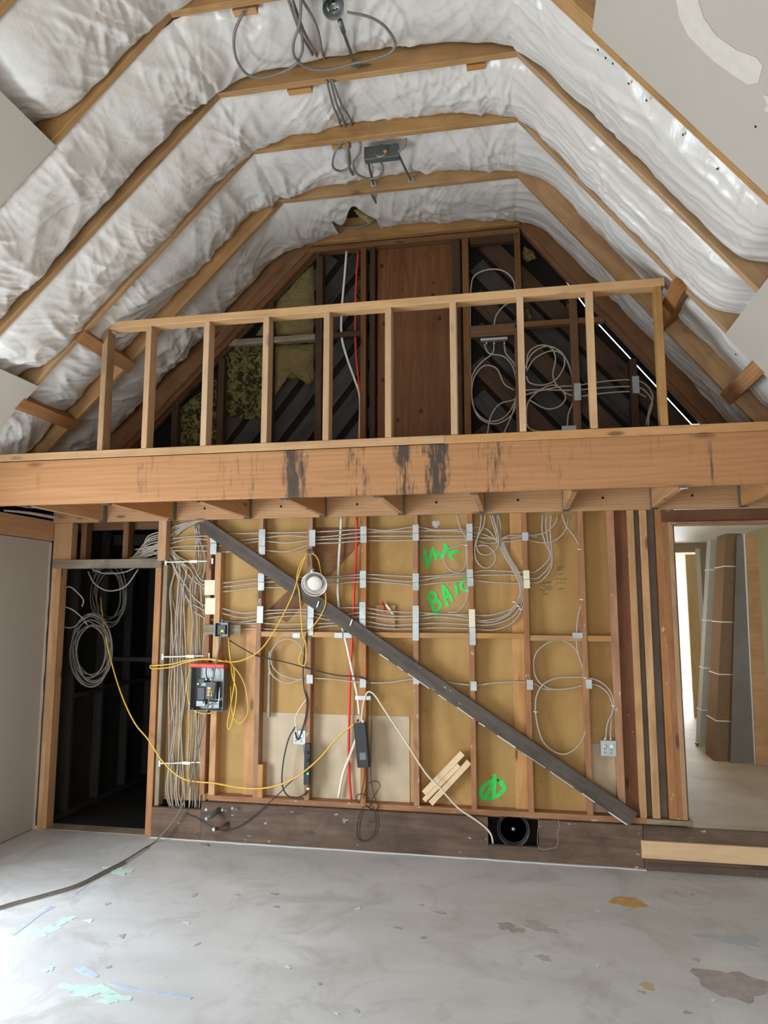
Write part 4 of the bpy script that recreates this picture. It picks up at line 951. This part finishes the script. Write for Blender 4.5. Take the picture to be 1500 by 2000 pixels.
# long cable from the small junction box to the floor and out of the frame
p = P3([(433, 1235, -.09), (424, 1285, -.10), (414, 1335, -.11), (402, 1400, -.11), (388, 1460, -.10), (368, 1540, -.10), (345, 1595, -.10)], -.1)
p += [atz(x, y, .012) for x, y in ((305, 1642), (280, 1658), (245, 1680), (200, 1703), (150, 1728), (90, 1746), (30, 1762), (-40, 1780), (-200, 1800), (-420, 1800))]
tag(tube('floor_cable', p, .0065, M_CABD, None, 6, 6), 'grey cable trailing from the small junction box across the floor', 'cable')
p = [atz(x, y, .01) for x, y in ((245, 1684), (205, 1704), (150, 1731), (90, 1749), (30, 1765), (-40, 1783), (-210, 1806), (-400, 1812))]
tag(tube('floor_cable', p, .006, M_CABD, None, 6, 6), 'second shorter grey cable beside the trailing one on the floor', 'cable')

# red and white water pipes
tag(tube('water_pipe', P3([(697, 1010), (696, 1060), (692, 1140), (688, 1240), (684, 1320), (682, 1400), (681, 1480), (683, 1530), (686, 1562)], .055), .010, M_RED, None, 8), 'red plastic water pipe running down between the studs', 'pipe')
tag(tube('water_pipe', P3([(667, 1010), (664, 1060), (661, 1110), (660, 1160), (665, 1210), (676, 1255), (690, 1320), (698, 1360), (702, 1395)], .050), .010, M_WPIPE, None, 8), 'cream plastic pipe running down left of the red pipe', 'pipe')
tag(tube('water_pipe', P3([(697, 1440), (684, 1475), (670, 1512), (661, 1558)], .05), .011, M_WPIPE, None, 8), 'short white pipe stub curving into the sill plate', 'pipe')
tag(box('pipe_bracket', at(694, 1366, -.004), at(724, 1360, -.012), M_GALV), 'small galvanised bracket above the black adaptor', 'bracket')

# ------------------------------------------------------------------ boxes, lamp, panel, adaptors
# open electrical panel
a = at(374, 1386, -.06); b = at(441, 1296, -.06); x0, x1, z0, z1 = a.x, b.x, a.z, b.z; yb0, yf0 = -.002, -.095
ep = empty('electrical_panel', (.5*(x0+x1), yb0, z0), 'open grey electrical panel with black breakers and red tape', 'electrical panel')
box('back_plate', (x0, yb0-.004, z0), (x1, yb0, z1), M_DSTEEL, ep)
for nm, l, h in (('side', (x0, yf0, z0), (x0+.003, yb0-.004, z1)), ('side', (x1-.003, yf0, z0), (x1, yb0-.004, z1)), ('side', (x0, yf0, z0), (x1, yb0-.004, z0+.003)), ('side', (x0, yf0, z1-.003), (x1, yb0-.004, z1))):
    box(nm, l, h, M_DSTEEL, ep, ch=.0005)
board('tape_wrap', (x0-.004, yf0+.04, z1-.012), (x1+.004, yf0+.04, z1-.018), .105, .034, M_REDTAPE, ep, ch=.01)
w = x1-x0; h = z1-z0
for fx, fz, fw, fh, m in ((.30, .35, .22, .26, M_BLK), (.60, .42, .34, .36, M_BLK), (.30, .62, .18, .08, M_BLK), (.30, .14, .26, .12, M_DSTEEL), (.68, .12, .34, .14, M_DSTEEL)):
    box('breaker', (x0+w*(fx-fw/2), yf0+.02, z0+h*(fz-fh/2)), (x0+w*(fx+fw/2), yb0-.004, z0+h*(fz+fh/2)), m, ep)
for fz in (.33, .40, .47): box('yellow_label', (x0+w*.50, yf0+.016, z0+h*(fz-.025)), (x0+w*.64, yf0+.02, z0+h*(fz+.025)), M_YLAB, ep, ch=.0005)
for fx, fz in ((.46, .66), (.60, .66), (.36, .17), (.22, .56)): lathe('terminal', [(.007, 0), (.009, .006), (.003, .010)], (x0+w*fx, yf0+.016, z0+h*fz), (0, -1, 0), M_TIE, ep, 10)
for s, fx in ((0, .46), (1, .6)): tube('wire', [V((x0+w*fx, yf0+.03, z0+h*.66)), V((x0+w*(fx-.05+.1*s), yf0+.035, z0+h*.8)), V((x0+w*(fx-.1), yb0-.02, z0+h*.97))], .004, M_BLKC, ep)
for s in range(3): tube('wire', [V((x0+w*(.35+.15*s), yf0+.02, z0+h*.05)), V((x0+w*(.5+.1*s), yf0+.012, z0+h*(.12+.03*s))), V((x0+w*.82, yf0+.02, z0+h*.15)), V((x0+w*.86, yf0+.02, z0+h*.5))], .0025, M_GALV, ep)

def gbox(name, l, h, m, label, cat, group=None, receptacle=False, plate_=True):
    l = V(l); h = V(h); o = empty(name, ((l.x+h.x)/2, h.y, l.z), label, cat, group)
    box('box_body', (l.x+.003, l.y+.004, l.z+.003), (h.x-.003, h.y, h.z-.003), m, o)
    if plate_: box('cover_plate', (l.x, l.y, l.z), (h.x, l.y+.004, h.z), M_PLATE, o, ch=.001)
    if receptacle:
        w = h.x-l.x; hh = h.z-l.z
        for fx in (.28, .72):
            lathe('receptacle', [(.014, 0), (.014, .003), (.011, .004)], (l.x+w*fx, l.y, l.z+hh*.62), (0, -1, 0), M_TIE if fx > .5 else M_PLATE, o, 14)
            for dz in (-.22, .0): box('slot', (l.x+w*fx-.008, l.y-.0045, l.z+hh*(.45+dz)-.004), (l.x+w*fx-.003, l.y-.0002, l.z+hh*(.45+dz)+.004), M_BLK, o, ch=.0003)
    return o
a = at(573, 1453, -.0); b = at(597, 1427, -.0)
gbox('outlet_box', (a.x, -.004, a.z), (b.x, .045, b.z), M_GALV, 'galvanised outlet box with cords plugged in left of the third stud', 'outlet box', receptacle=True)
a = at(1174, 1476, -.0); b = at(1203, 1447, -.0)
o = gbox('outlet_box', (a.x, -.004, a.z), (b.x, .045, b.z), M_GALV, 'galvanised outlet box at the right beside the brown stud', 'outlet box', receptacle=True)
for x in (1182, 1193): c = at(x, 1446, .02); lathe('cable_connector', [(.009, -.004), (.009, .01), (.007, .02)], c, (0, 0, 1), M_GALV, o, 10)
# small junction box on a bracket by the first stud
a = at(420, 1244, -.05); b = at(446, 1216, -.05)
o = empty('junction_box', ((a.x+b.x)/2, 0, a.z), 'small dark open junction box on a grey bracket above the panel', 'junction box')
board('bracket', V((at(398, 1230, -.008).x, -.006, (a.z+b.z)/2)), V((at(470, 1230, -.008).x, -.006, (a.z+b.z)/2)), .008, .075, W_GREY, o)
for l, h in (((a.x, -.06, a.z), (a.x+.004, -.011, b.z)), ((b.x-.004, -.06, a.z), (b.x, -.011, b.z)), ((a.x, -.06, a.z), (b.x, -.011, a.z+.004)), ((a.x, -.06, b.z-.004), (b.x, -.011, b.z)), ((a.x, -.016, a.z), (b.x, -.011, b.z))):
    box('box_side', l, h, M_DSTEEL, o, ch=.0005)
box('receptacle', (a.x+.02, -.055, a.z+.02), (b.x-.02, -.016, b.z-.02), M_BLK, o)
box('yellow_tag', (a.x+.05, -.062, a.z+.035), (a.x+.075, -.055, a.z+.055), M_YLAB, o)
lathe('cable_clamp', [(.014, 0), (.014, .02), (.008, .03)], V(((a.x+b.x)/2, -.035, b.z)), (0, 0, 1), M_DSTEEL, o, 12)

# clip-on work lamp with aluminium reflector hanging from a nail
c = at(614, 1141, -.14)
wl_ = empty('work_lamp', c, 'clip-on work lamp with round aluminium reflector hanging over the brace', 'lamp')
ax = V((.12, -.92, -.38)).normalized()
lathe('reflector', [(.026, -.085), (.032, -.075), (.060, -.045), (.085, -.015), (.094, .0), (.097, .001), (.096, .004), (.091, .002), (.080, -.016), (.054, -.042), (.03, -.066), (.002, -.070)], c, ax, M_SHINE, wl_, 36)
lathe('bulb', [(.012, -.066), (.03, -.05), (.052, -.028), (.056, -.014), (.050, -.004), (.03, .001), (.002, .003)], c, ax, M_BULB, wl_, 28)
lathe('socket', [(.018, -.15), (.022, -.145), (.022, -.09), (.028, -.083)], c, ax, M_BLK, wl_, 16)
hk = at(606, 1082, -.02)
s0 = c-ax*.085+V((-.01, 0, .045))
lathe('clamp_joint', [(.014, -.02), (.018, -.012), (.018, .012), (.012, .02)], at(610, 1115, -.09), (0, 0, 1), M_GALV, wl_, 12)
tube('clamp_stem', [hk+V((0, -.012, 0)), at(608, 1098, -.06), at(610, 1112, -.09), c-ax*.08], .0045, M_GALV, wl_)
board('clamp_jaw', at(598, 1079, -.015), at(614, 1079, -.015), .03, .02, M_DSTEEL, wl_); tube('hook', [at(600, 1076, -.0), at(601, 1074, -.03), at(606, 1082, -.035), at(611, 1074, -.03), at(612, 1076, .0)], .003, M_DSTEEL, wl_)
# two little light-coloured anchors on the brace
for k, (x, y) in enumerate(((619, 1186), (684, 1222))):
    c0 = at(x, y, -.028); o = tube('anchor_plug', [c0, c0+V((.012, -.006, .03)), c0+V((.018, -.008, .045))], .006, M_TIE, None, 7)
    tag(o, 'small cream plug stuck on the dark brace, %s' % ('below the lamp', 'further down the brace')[k], 'plug')

# black power strip
def tiltbox(name, p0, p1, wpx, dep, Y, m, parent, ch=.006):
    a = at(*p0, Y); b = at(*p1, Y); return board(name, a, b, dep, wpx/FOC*5.25, m, parent, ch=ch)
o = empty('power_strip', at(602, 1535, -.03), 'narrow black power strip with green light hung on the third stud', 'power strip')
tiltbox('strip_body', (602, 1452), (600, 1532), 13, .035, -.03, M_BLK, o)
c = at(601, 1511, -.0485); lathe('indicator', [(.008, 0), (.007, .003), (.002, .004)], c, (0, -1, 0), M_LED, o, 12)
for y in (1470, 1485): lathe('socket_ring', [(.012, 0), (.012, .002)], at(601, y, -.048), (0, -1, 0), M_BLKC, o, 12)
lathe('white_foot', [(.01, 0), (.012, .012), (.009, .018)], at(602, 1538, -.03), (0, 0, -1), M_TIE, o, 10)
o = empty('power_adaptor', at(710, 1495, -.05), 'large black power adaptor hanging in front of the fourth stud', 'adaptor')
tiltbox('adaptor_body', (704, 1412), (711, 1494), 25, .05, -.045, M_BLK, o, .009)
tiltbox('end_cap', (711, 1490), (711.5, 1498), 25, .046, -.045, M_BLKC, o, .009)
tiltbox('label_plate', (708, 1470), (709, 1484), 12, .002, -.0712, M_DSTEEL, o, .0005)
lathe('cord_plug', [(.009, 0), (.012, .012), (.010, .022)], at(709, 1412, -.05), (0, 0, 1), M_CREAMCORD, o, 12)
lathe('cord_plug', [(.006, 0), (.008, .01), (.005, .02)], at(699, 1410, -.05), (0, 0, 1), M_BLKC, o, 10)

# hanging plywood scrap with a red and white tool
a = at(734, 1230, .07); b = at(772, 1182, .07)
o = tag(box('plywood_scrap', (a.x, .066, a.z), (b.x, .080, b.z), wood('scrap_ply', (.36, .19, .085), (.52, .30, .15)), ch=.001), 'small plywood scrap standing behind the lower cable row', 'plywood')
o = empty('marker_pen', at(752, 1190, .05), 'red and white marker lying on the plywood scrap', 'marker')
tube('cap', [at(747, 1176, .055), at(752, 1196, .055)], .008, M_REDBIT, o, 8, smooth_path=False); tube('barrel', [at(754, 1180, .05), at(768, 1200, .05)], .009, M_TIE, o, 8, smooth_path=False)

# three pale offcuts leaning in the bay
for k, (p, q, w_) in enumerate((((829, 1548), (904, 1470), 11), ((829, 1562), (897, 1493), 9), ((842, 1568), (917, 1487), 11))):
    o = board('offcut', at(*p, .035+.004*k), at(*q, .035+.004*k), .05, w_/FOC*5.3, W_PALE, None)
    tag(o, 'pale pine offcut leaning in the bay, %s of three' % ('uppermost', 'middle', 'lowest')[k], 'offcut', 'pale offcuts leaning in the bay')

# round black speaker inside the square hole of the rim board
c = at(1003, 1626, .05); c.z = .188
o = empty('speaker', c, 'round black speaker set inside the square hole in the rim board', 'speaker')
lathe('speaker_frame', [(.116, .02), (.116, -.01), (.110, -.016), (.104, -.010), (.102, .0)], c, (0, 1, 0), plain('black_rim_rubber', (.05, .04, .035), .4), o, 40)
lathe('speaker_cone', [(.102, .0), (.094, -.004), (.088, .004), (.045, .03), (.04, .03)], c, (0, 1, 0), M_BLK, o, 40)
lathe('dust_cap', [(.04, .03), (.027, .018), (.002, .012)], c, (0, 1, 0), M_BLKC, o, 24)
lathe('centre_logo', [(.013, .008), (.012, .006)], c+V((0, .002, 0)), (0, -1, 0), M_GALV, o, 16)
# saw-cut outline right of the hole
for k, s in enumerate(([(1052, 1600), (1052, 1655), (1085, 1656)], [(1090, 1600), (1092, 1615), (1088, 1630), (1090, 1645), (1085, 1656)])):
    st_ = stroke('saw_cut', s, .0035, W_GREY, wb, 0, RB-.0012)

# capped pipe stubs poking out of the rim board
def stub(label, p0, p1, rad, m, capm, Y0=-.02, Y1=-.16, capr=1.15, cat='pipe stub'):
    a = at(*p0, Y0); b = at(*p1, Y1); d = (b-a)
    o = empty('pipe_stub', a, label, cat)
    lathe('pipe', [(rad, 0), (rad, d.length*.8), (rad*.86, d.length*.82), (rad*.86, d.length)], a, d, m, o, 18)
    lathe('pipe_end', [(rad*capr, 0), (rad*capr, .012), (rad*.4, .02)], b, d, capm, o, 16)
    return o
o = stub('dark grey pipe stub with brass tip sticking out of the rim board', (431, 1580), (405, 1598), .020, M_DSTEEL, M_GALV, capr=.7)
lathe('side_nut', [(.009, 0), (.009, .012), (.004, .016)], at(403, 1583, -.13), (0, -.4, 1), M_TIE, o, 10)
stub('brown pipe stub with white ball end below the dark one', (450, 1606), (424, 1618), .011, W_RED, M_BLKC, Y1=-.12)
o = tag(lathe('ball_plug', [(.002, -.014), (.010, -.010), (.014, 0), (.010, .010), (.002, .014)], at(418, 1620, -.12), (0, -1, 0), M_TIE, None, 14), 'small white ball plug on the end of the black cord', 'plug')
stub('clear plastic fitting right of the dark pipe stub', (448, 1583), (436, 1582), .008, M_CLEARP, M_CLEARP, Y1=-.08, capr=1.4)
stub('second clear plastic fitting further right', (468, 1582), (456, 1579), .008, M_CLEARP, M_CLEARP, Y1=-.08, capr=1.4)
cable('thin black cord from the cable bundle to the white ball plug', [(362, 1588, -.04), (385, 1598, -.05), (400, 1607, -.08), (418, 1616, -.11)], -.08, .003, M_BLKC, 'power_cable', 'cord')
o = tag(box('wood_chip', (atz(398, 1652).x-.03, atz(398, 1652).y-.01, .0), (atz(398, 1652).x+.035, atz(398, 1652).y+.012, .012), W_GREY), 'small wood chip lying on the floor below the pipe stubs', 'wood chip')

# ------------------------------------------------------------------ cables and boxes under the vault
CG = 'grey cables under the vault'
def vp(px, py, q): return atz(px, py, q) if q > 3 else at(px, py, q)
def vc(label, pts, m=M_CABD, r=.0075):
    return tag(tube('armoured_cable', [vp(*p) for p in pts], r, m), label, 'cable', CG)
vc('dark cable looping left of the round ceiling box', [(476, 22, 4.64), (458, 65, 4.60), (460, 110, 4.58), (480, 143, 4.575), (508, 152, 4.58), (545, 143, 4.60), (575, 128, 4.61), (590, 100, 4.60), (588, 60, 4.60), (575, 20, 4.61), (568, -20, 4.62)])
vc('dark cable looping right of the round ceiling box', [(678, 24, 4.60), (720, 33, 4.60), (752, 52, 4.60), (772, 85, 4.60), (760, 104, 4.60), (725, 116, 4.60), (690, 124, 4.60), (640, 136, 4.60), (600, 132, 4.60), (576, 112, 4.59), (573, 85, 4.58), (585, 45, 4.59), (588, -10, 4.60)])
for k, (a_, b_, c_) in enumerate((((560, -10), (585, 60), (612, 112)), ((568, -10), (593, 60), (620, 113)), ((585, -10), (618, 50), (634, 112)))):
    vc('dark cable dropping to the second collar tie, %s of three' % ('first', 'second', 'third')[k], [(*a_, 4.63), (*b_, 4.63), (c_[0]-6, c_[1]-14, 4.66), (c_[0], c_[1]+2, -1.80), (c_[0]+1, c_[1]+6, -1.77)])
for k, (a_, b_) in enumerate((((640, 166), (664, 244)), ((647, 166), (673, 244)), ((652, 166), (686, 242)))):
    vc('dark cable between the second and third collar ties, %s of three' % ('first', 'second', 'third')[k], [(a_[0]-4, a_[1]-12, 4.66), (*a_, 4.64), ((a_[0]+b_[0])/2-2, (a_[1]+b_[1])/2, 4.64), (b_[0]-3, b_[1]-12, 4.67), (b_[0], b_[1]+2, -1.27), (b_[0]+1, b_[1]+6, -1.24)])
vc('dark cable loop left of the square ceiling box', [(668, 276, 4.66), (654, 298, 4.62), (650, 325, 4.60), (665, 334, 4.61), (682, 325, 4.62), (682, 300, 4.63), (677, 280, 4.66)])
vc('dark cable down to the last collar tie', [(679, 278, 4.65), (680, 310, 4.62), (684, 332, 4.64), (696, 348, -.68)], r=.010)
vc('dark cable curling under the square ceiling box', [(704, 278, 4.65), (702, 298, 4.62), (690, 318, 4.60), (696, 338, 4.60), (716, 348, 4.60), (738, 346, 4.60), (748, 330, 4.60), (742, 312, 4.62)])
vc('short dark cable right of the square ceiling box', [(793, 270, 4.65), (790, 286, 4.62), (778, 296, 4.61)])
vc('dark cable curling over the gable collar beam', [(725, 378, -.6), (738, 405, -.35), (735, 422, -.2), (718, 438, -.09), (690, 444, -.05), (650, 437, -.045), (615, 428, -.05)], r=.009)
# round box with bar hanger
c = atz(650, 18, 4.60)
o = empty('ceiling_box', c, 'round dark ceiling box on a bar hanger at the top', 'junction box')
dn = V((.05, -.35, -1)).normalized()
lathe('box_body', [(.048, -.055), (.052, -.05), (.052, .0), (.048, .0), (.047, -.03)], c, dn, M_DSTEEL, o, 20)
for k in range(5): a_ = k*1.25; tube('wire', [c+V((.03*math.cos(a_), -.01, .03*math.sin(a_)))+dn*-.01, c+V((.02*math.cos(a_+1), -.02, .02*math.sin(a_+1)))+dn*.012, c+V((.03*math.cos(a_+2), -.01, .02*math.sin(a_+2)))], .004, M_BLKC if k % 2 else M_GALV, o)
tube('connector', [atz(664, 40, 4.60), atz(671, 62, 4.61)], .013, M_DSTEEL, o, 8, smooth_path=False)
board('bar_hanger', atz(668, 55, 4.61), at(692, 122, -1.80), .012, .016, M_DSTEEL, o); board('hanger_tab', at(685, 124, -1.795), at(703, 130, -1.795), .004, .03, M_DSTEEL, o)
a = at(711, 312, -1.13); b = at(778, 279, -1.13)
o = empty('ceiling_box', (a+b)/2, 'square dark ceiling box between the third and last collar ties', 'junction box')
box('box_body', (a.x, -1.13, a.z), (b.x, -1.08, b.z), M_DSTEEL, o)
lathe('cover_ring', [(.045, 0), (.045, .004), (.03, .005)], (a+b)/2+V((0, -.001, 0)), (0, -1, 0), M_DSTEEL, o, 20); lathe('knockout', [(.014, 0), (.013, .004)], (a+b)/2+V((.03, -.005, -.005)), (0, -1, 0), W_JOIST, o, 14)
for p, q in (((714, 296), (729, 360)), ((779, 303), (802, 352))):
    board('bar_hanger', at(*p, -1.12), at(*q, -.69), .010, .014, M_DSTEEL, o); board('hanger_tab', at(q[0]-5, q[1], -.684), at(q[0]+6, q[1]-2, -.684), .004, .035, M_GALV, o)

# ------------------------------------------------------------------ cables and boxes in the gable bays
LG = 'pale cables in the gable bays'
def gc(label, pts, m=M_CAB, r=.006, name='armoured_cable', cat='cable'): return cable(label, pts, .05, r, m, name, cat, LG if cat == 'cable' else None)
gc('white pipe dropping down the gable bay left of the plywood', [(677, 490), (673, 540), (668, 600), (667, 655), (678, 700), (694, 745), (703, 780), (702, 858)], M_WPIPE, .010, 'water_pipe', 'pipe')
gc('red pipe beside the white pipe in the gable', [(700, 490), (696, 540), (694, 620), (695, 690), (700, 740), (703, 790), (700, 858)], M_RED, .008, 'water_pipe', 'pipe')
gc('pale cable arching high in the gable bay right of the plywood', [(919, 740), (918, 640), (920, 560), (930, 536), (958, 526), (985, 530), (1003, 548), (1006, 575)])
gc('pale cable dropping to the gable junction box', [(1003, 588), (985, 597), (970, 615), (965, 634)])
for k, pts in enumerate(([(946, 672), (955, 690), (985, 697), (1003, 720), (1010, 760), (1008, 790), (995, 815), (965, 828), (935, 815), (922, 780), (925, 740), (945, 715), (970, 720), (985, 750), (1005, 762)],
                         [(965, 670), (962, 690), (940, 708), (922, 735), (921, 775), (930, 805), (955, 823), (985, 815), (1005, 785), (1012, 740), (1004, 710), (988, 690), (985, 670)],
                         [(952, 848), (958, 815), (975, 790), (1003, 781), (1030, 770), (1060, 762), (1095, 755), (1125, 753), (1180, 745), (1235, 742), (1262, 752), (1275, 775), (1268, 800), (1262, 830)],
                         [(983, 848), (1000, 810), (1010, 775), (1030, 762), (1090, 762), (1125, 762), (1180, 757), (1235, 755), (1258, 762), (1274, 785), (1268, 812), (1266, 832)],
                         [(1028, 720), (1032, 690), (1052, 675), (1075, 678), (1085, 700), (1080, 735), (1095, 760), (1125, 774), (1180, 768), (1235, 765), (1262, 775)],
                         [(1028, 725), (1045, 700), (1080, 685), (1105, 700), (1118, 740), (1120, 780), (1110, 810), (1108, 835)],
                         [(1028, 735), (1035, 748), (1060, 752), (1085, 742), (1102, 715), (1098, 690), (1070, 676), (1040, 690), (1025, 720)],
                         [(1028, 830), (1030, 790), (1050, 765), (1080, 752), (1100, 765), (1104, 780), (1090, 795), (1065, 798), (1035, 782)],
                         [(1028, 825), (1035, 838), (1060, 843), (1098, 840)])):
    gc('pale cable in the gable bays, ' + ('outer loop under the junction box', 'inner loop under the junction box', 'upper run to the far right', 'middle run to the far right', 'lower run to the far right', 'tall loop behind the right posts', 'small round loop behind the right posts', 'loop near the loft floor', 'short tail to the floor box')[k], pts)
a = at(938, 668, .02); b = at(992, 658, .02)
o = gbox('gable_junction_box', (a.x, .0, a.z), (b.x, .05, b.z), M_GALV, 'flat galvanised junction box under the gable blocking', 'junction box', plate_=False)
for x in (950, 965, 985): lathe('cable_connector', [(.008, 0), (.008, .012), (.006, .02)], at(x, 668, .025), (0, 0, -1), M_GALV, o, 10)
a = at(1097, 842, .03); b = at(1125, 832, .03)
gbox('gable_outlet_box', (a.x, .01, a.z), (b.x, .06, b.z), M_GALV, 'small pale outlet box low in the gable behind the plate', 'outlet box')
for px, y0, y1 in ((1128, 748, 782), (1242, 734, 768)):
    a = at(px-6, y1, .015); b = at(px+6, y0, .015); box('nail_plate', (a.x, .0155, a.z), (b.x, .0185, b.z), M_PLATE, ga, ch=.0005)
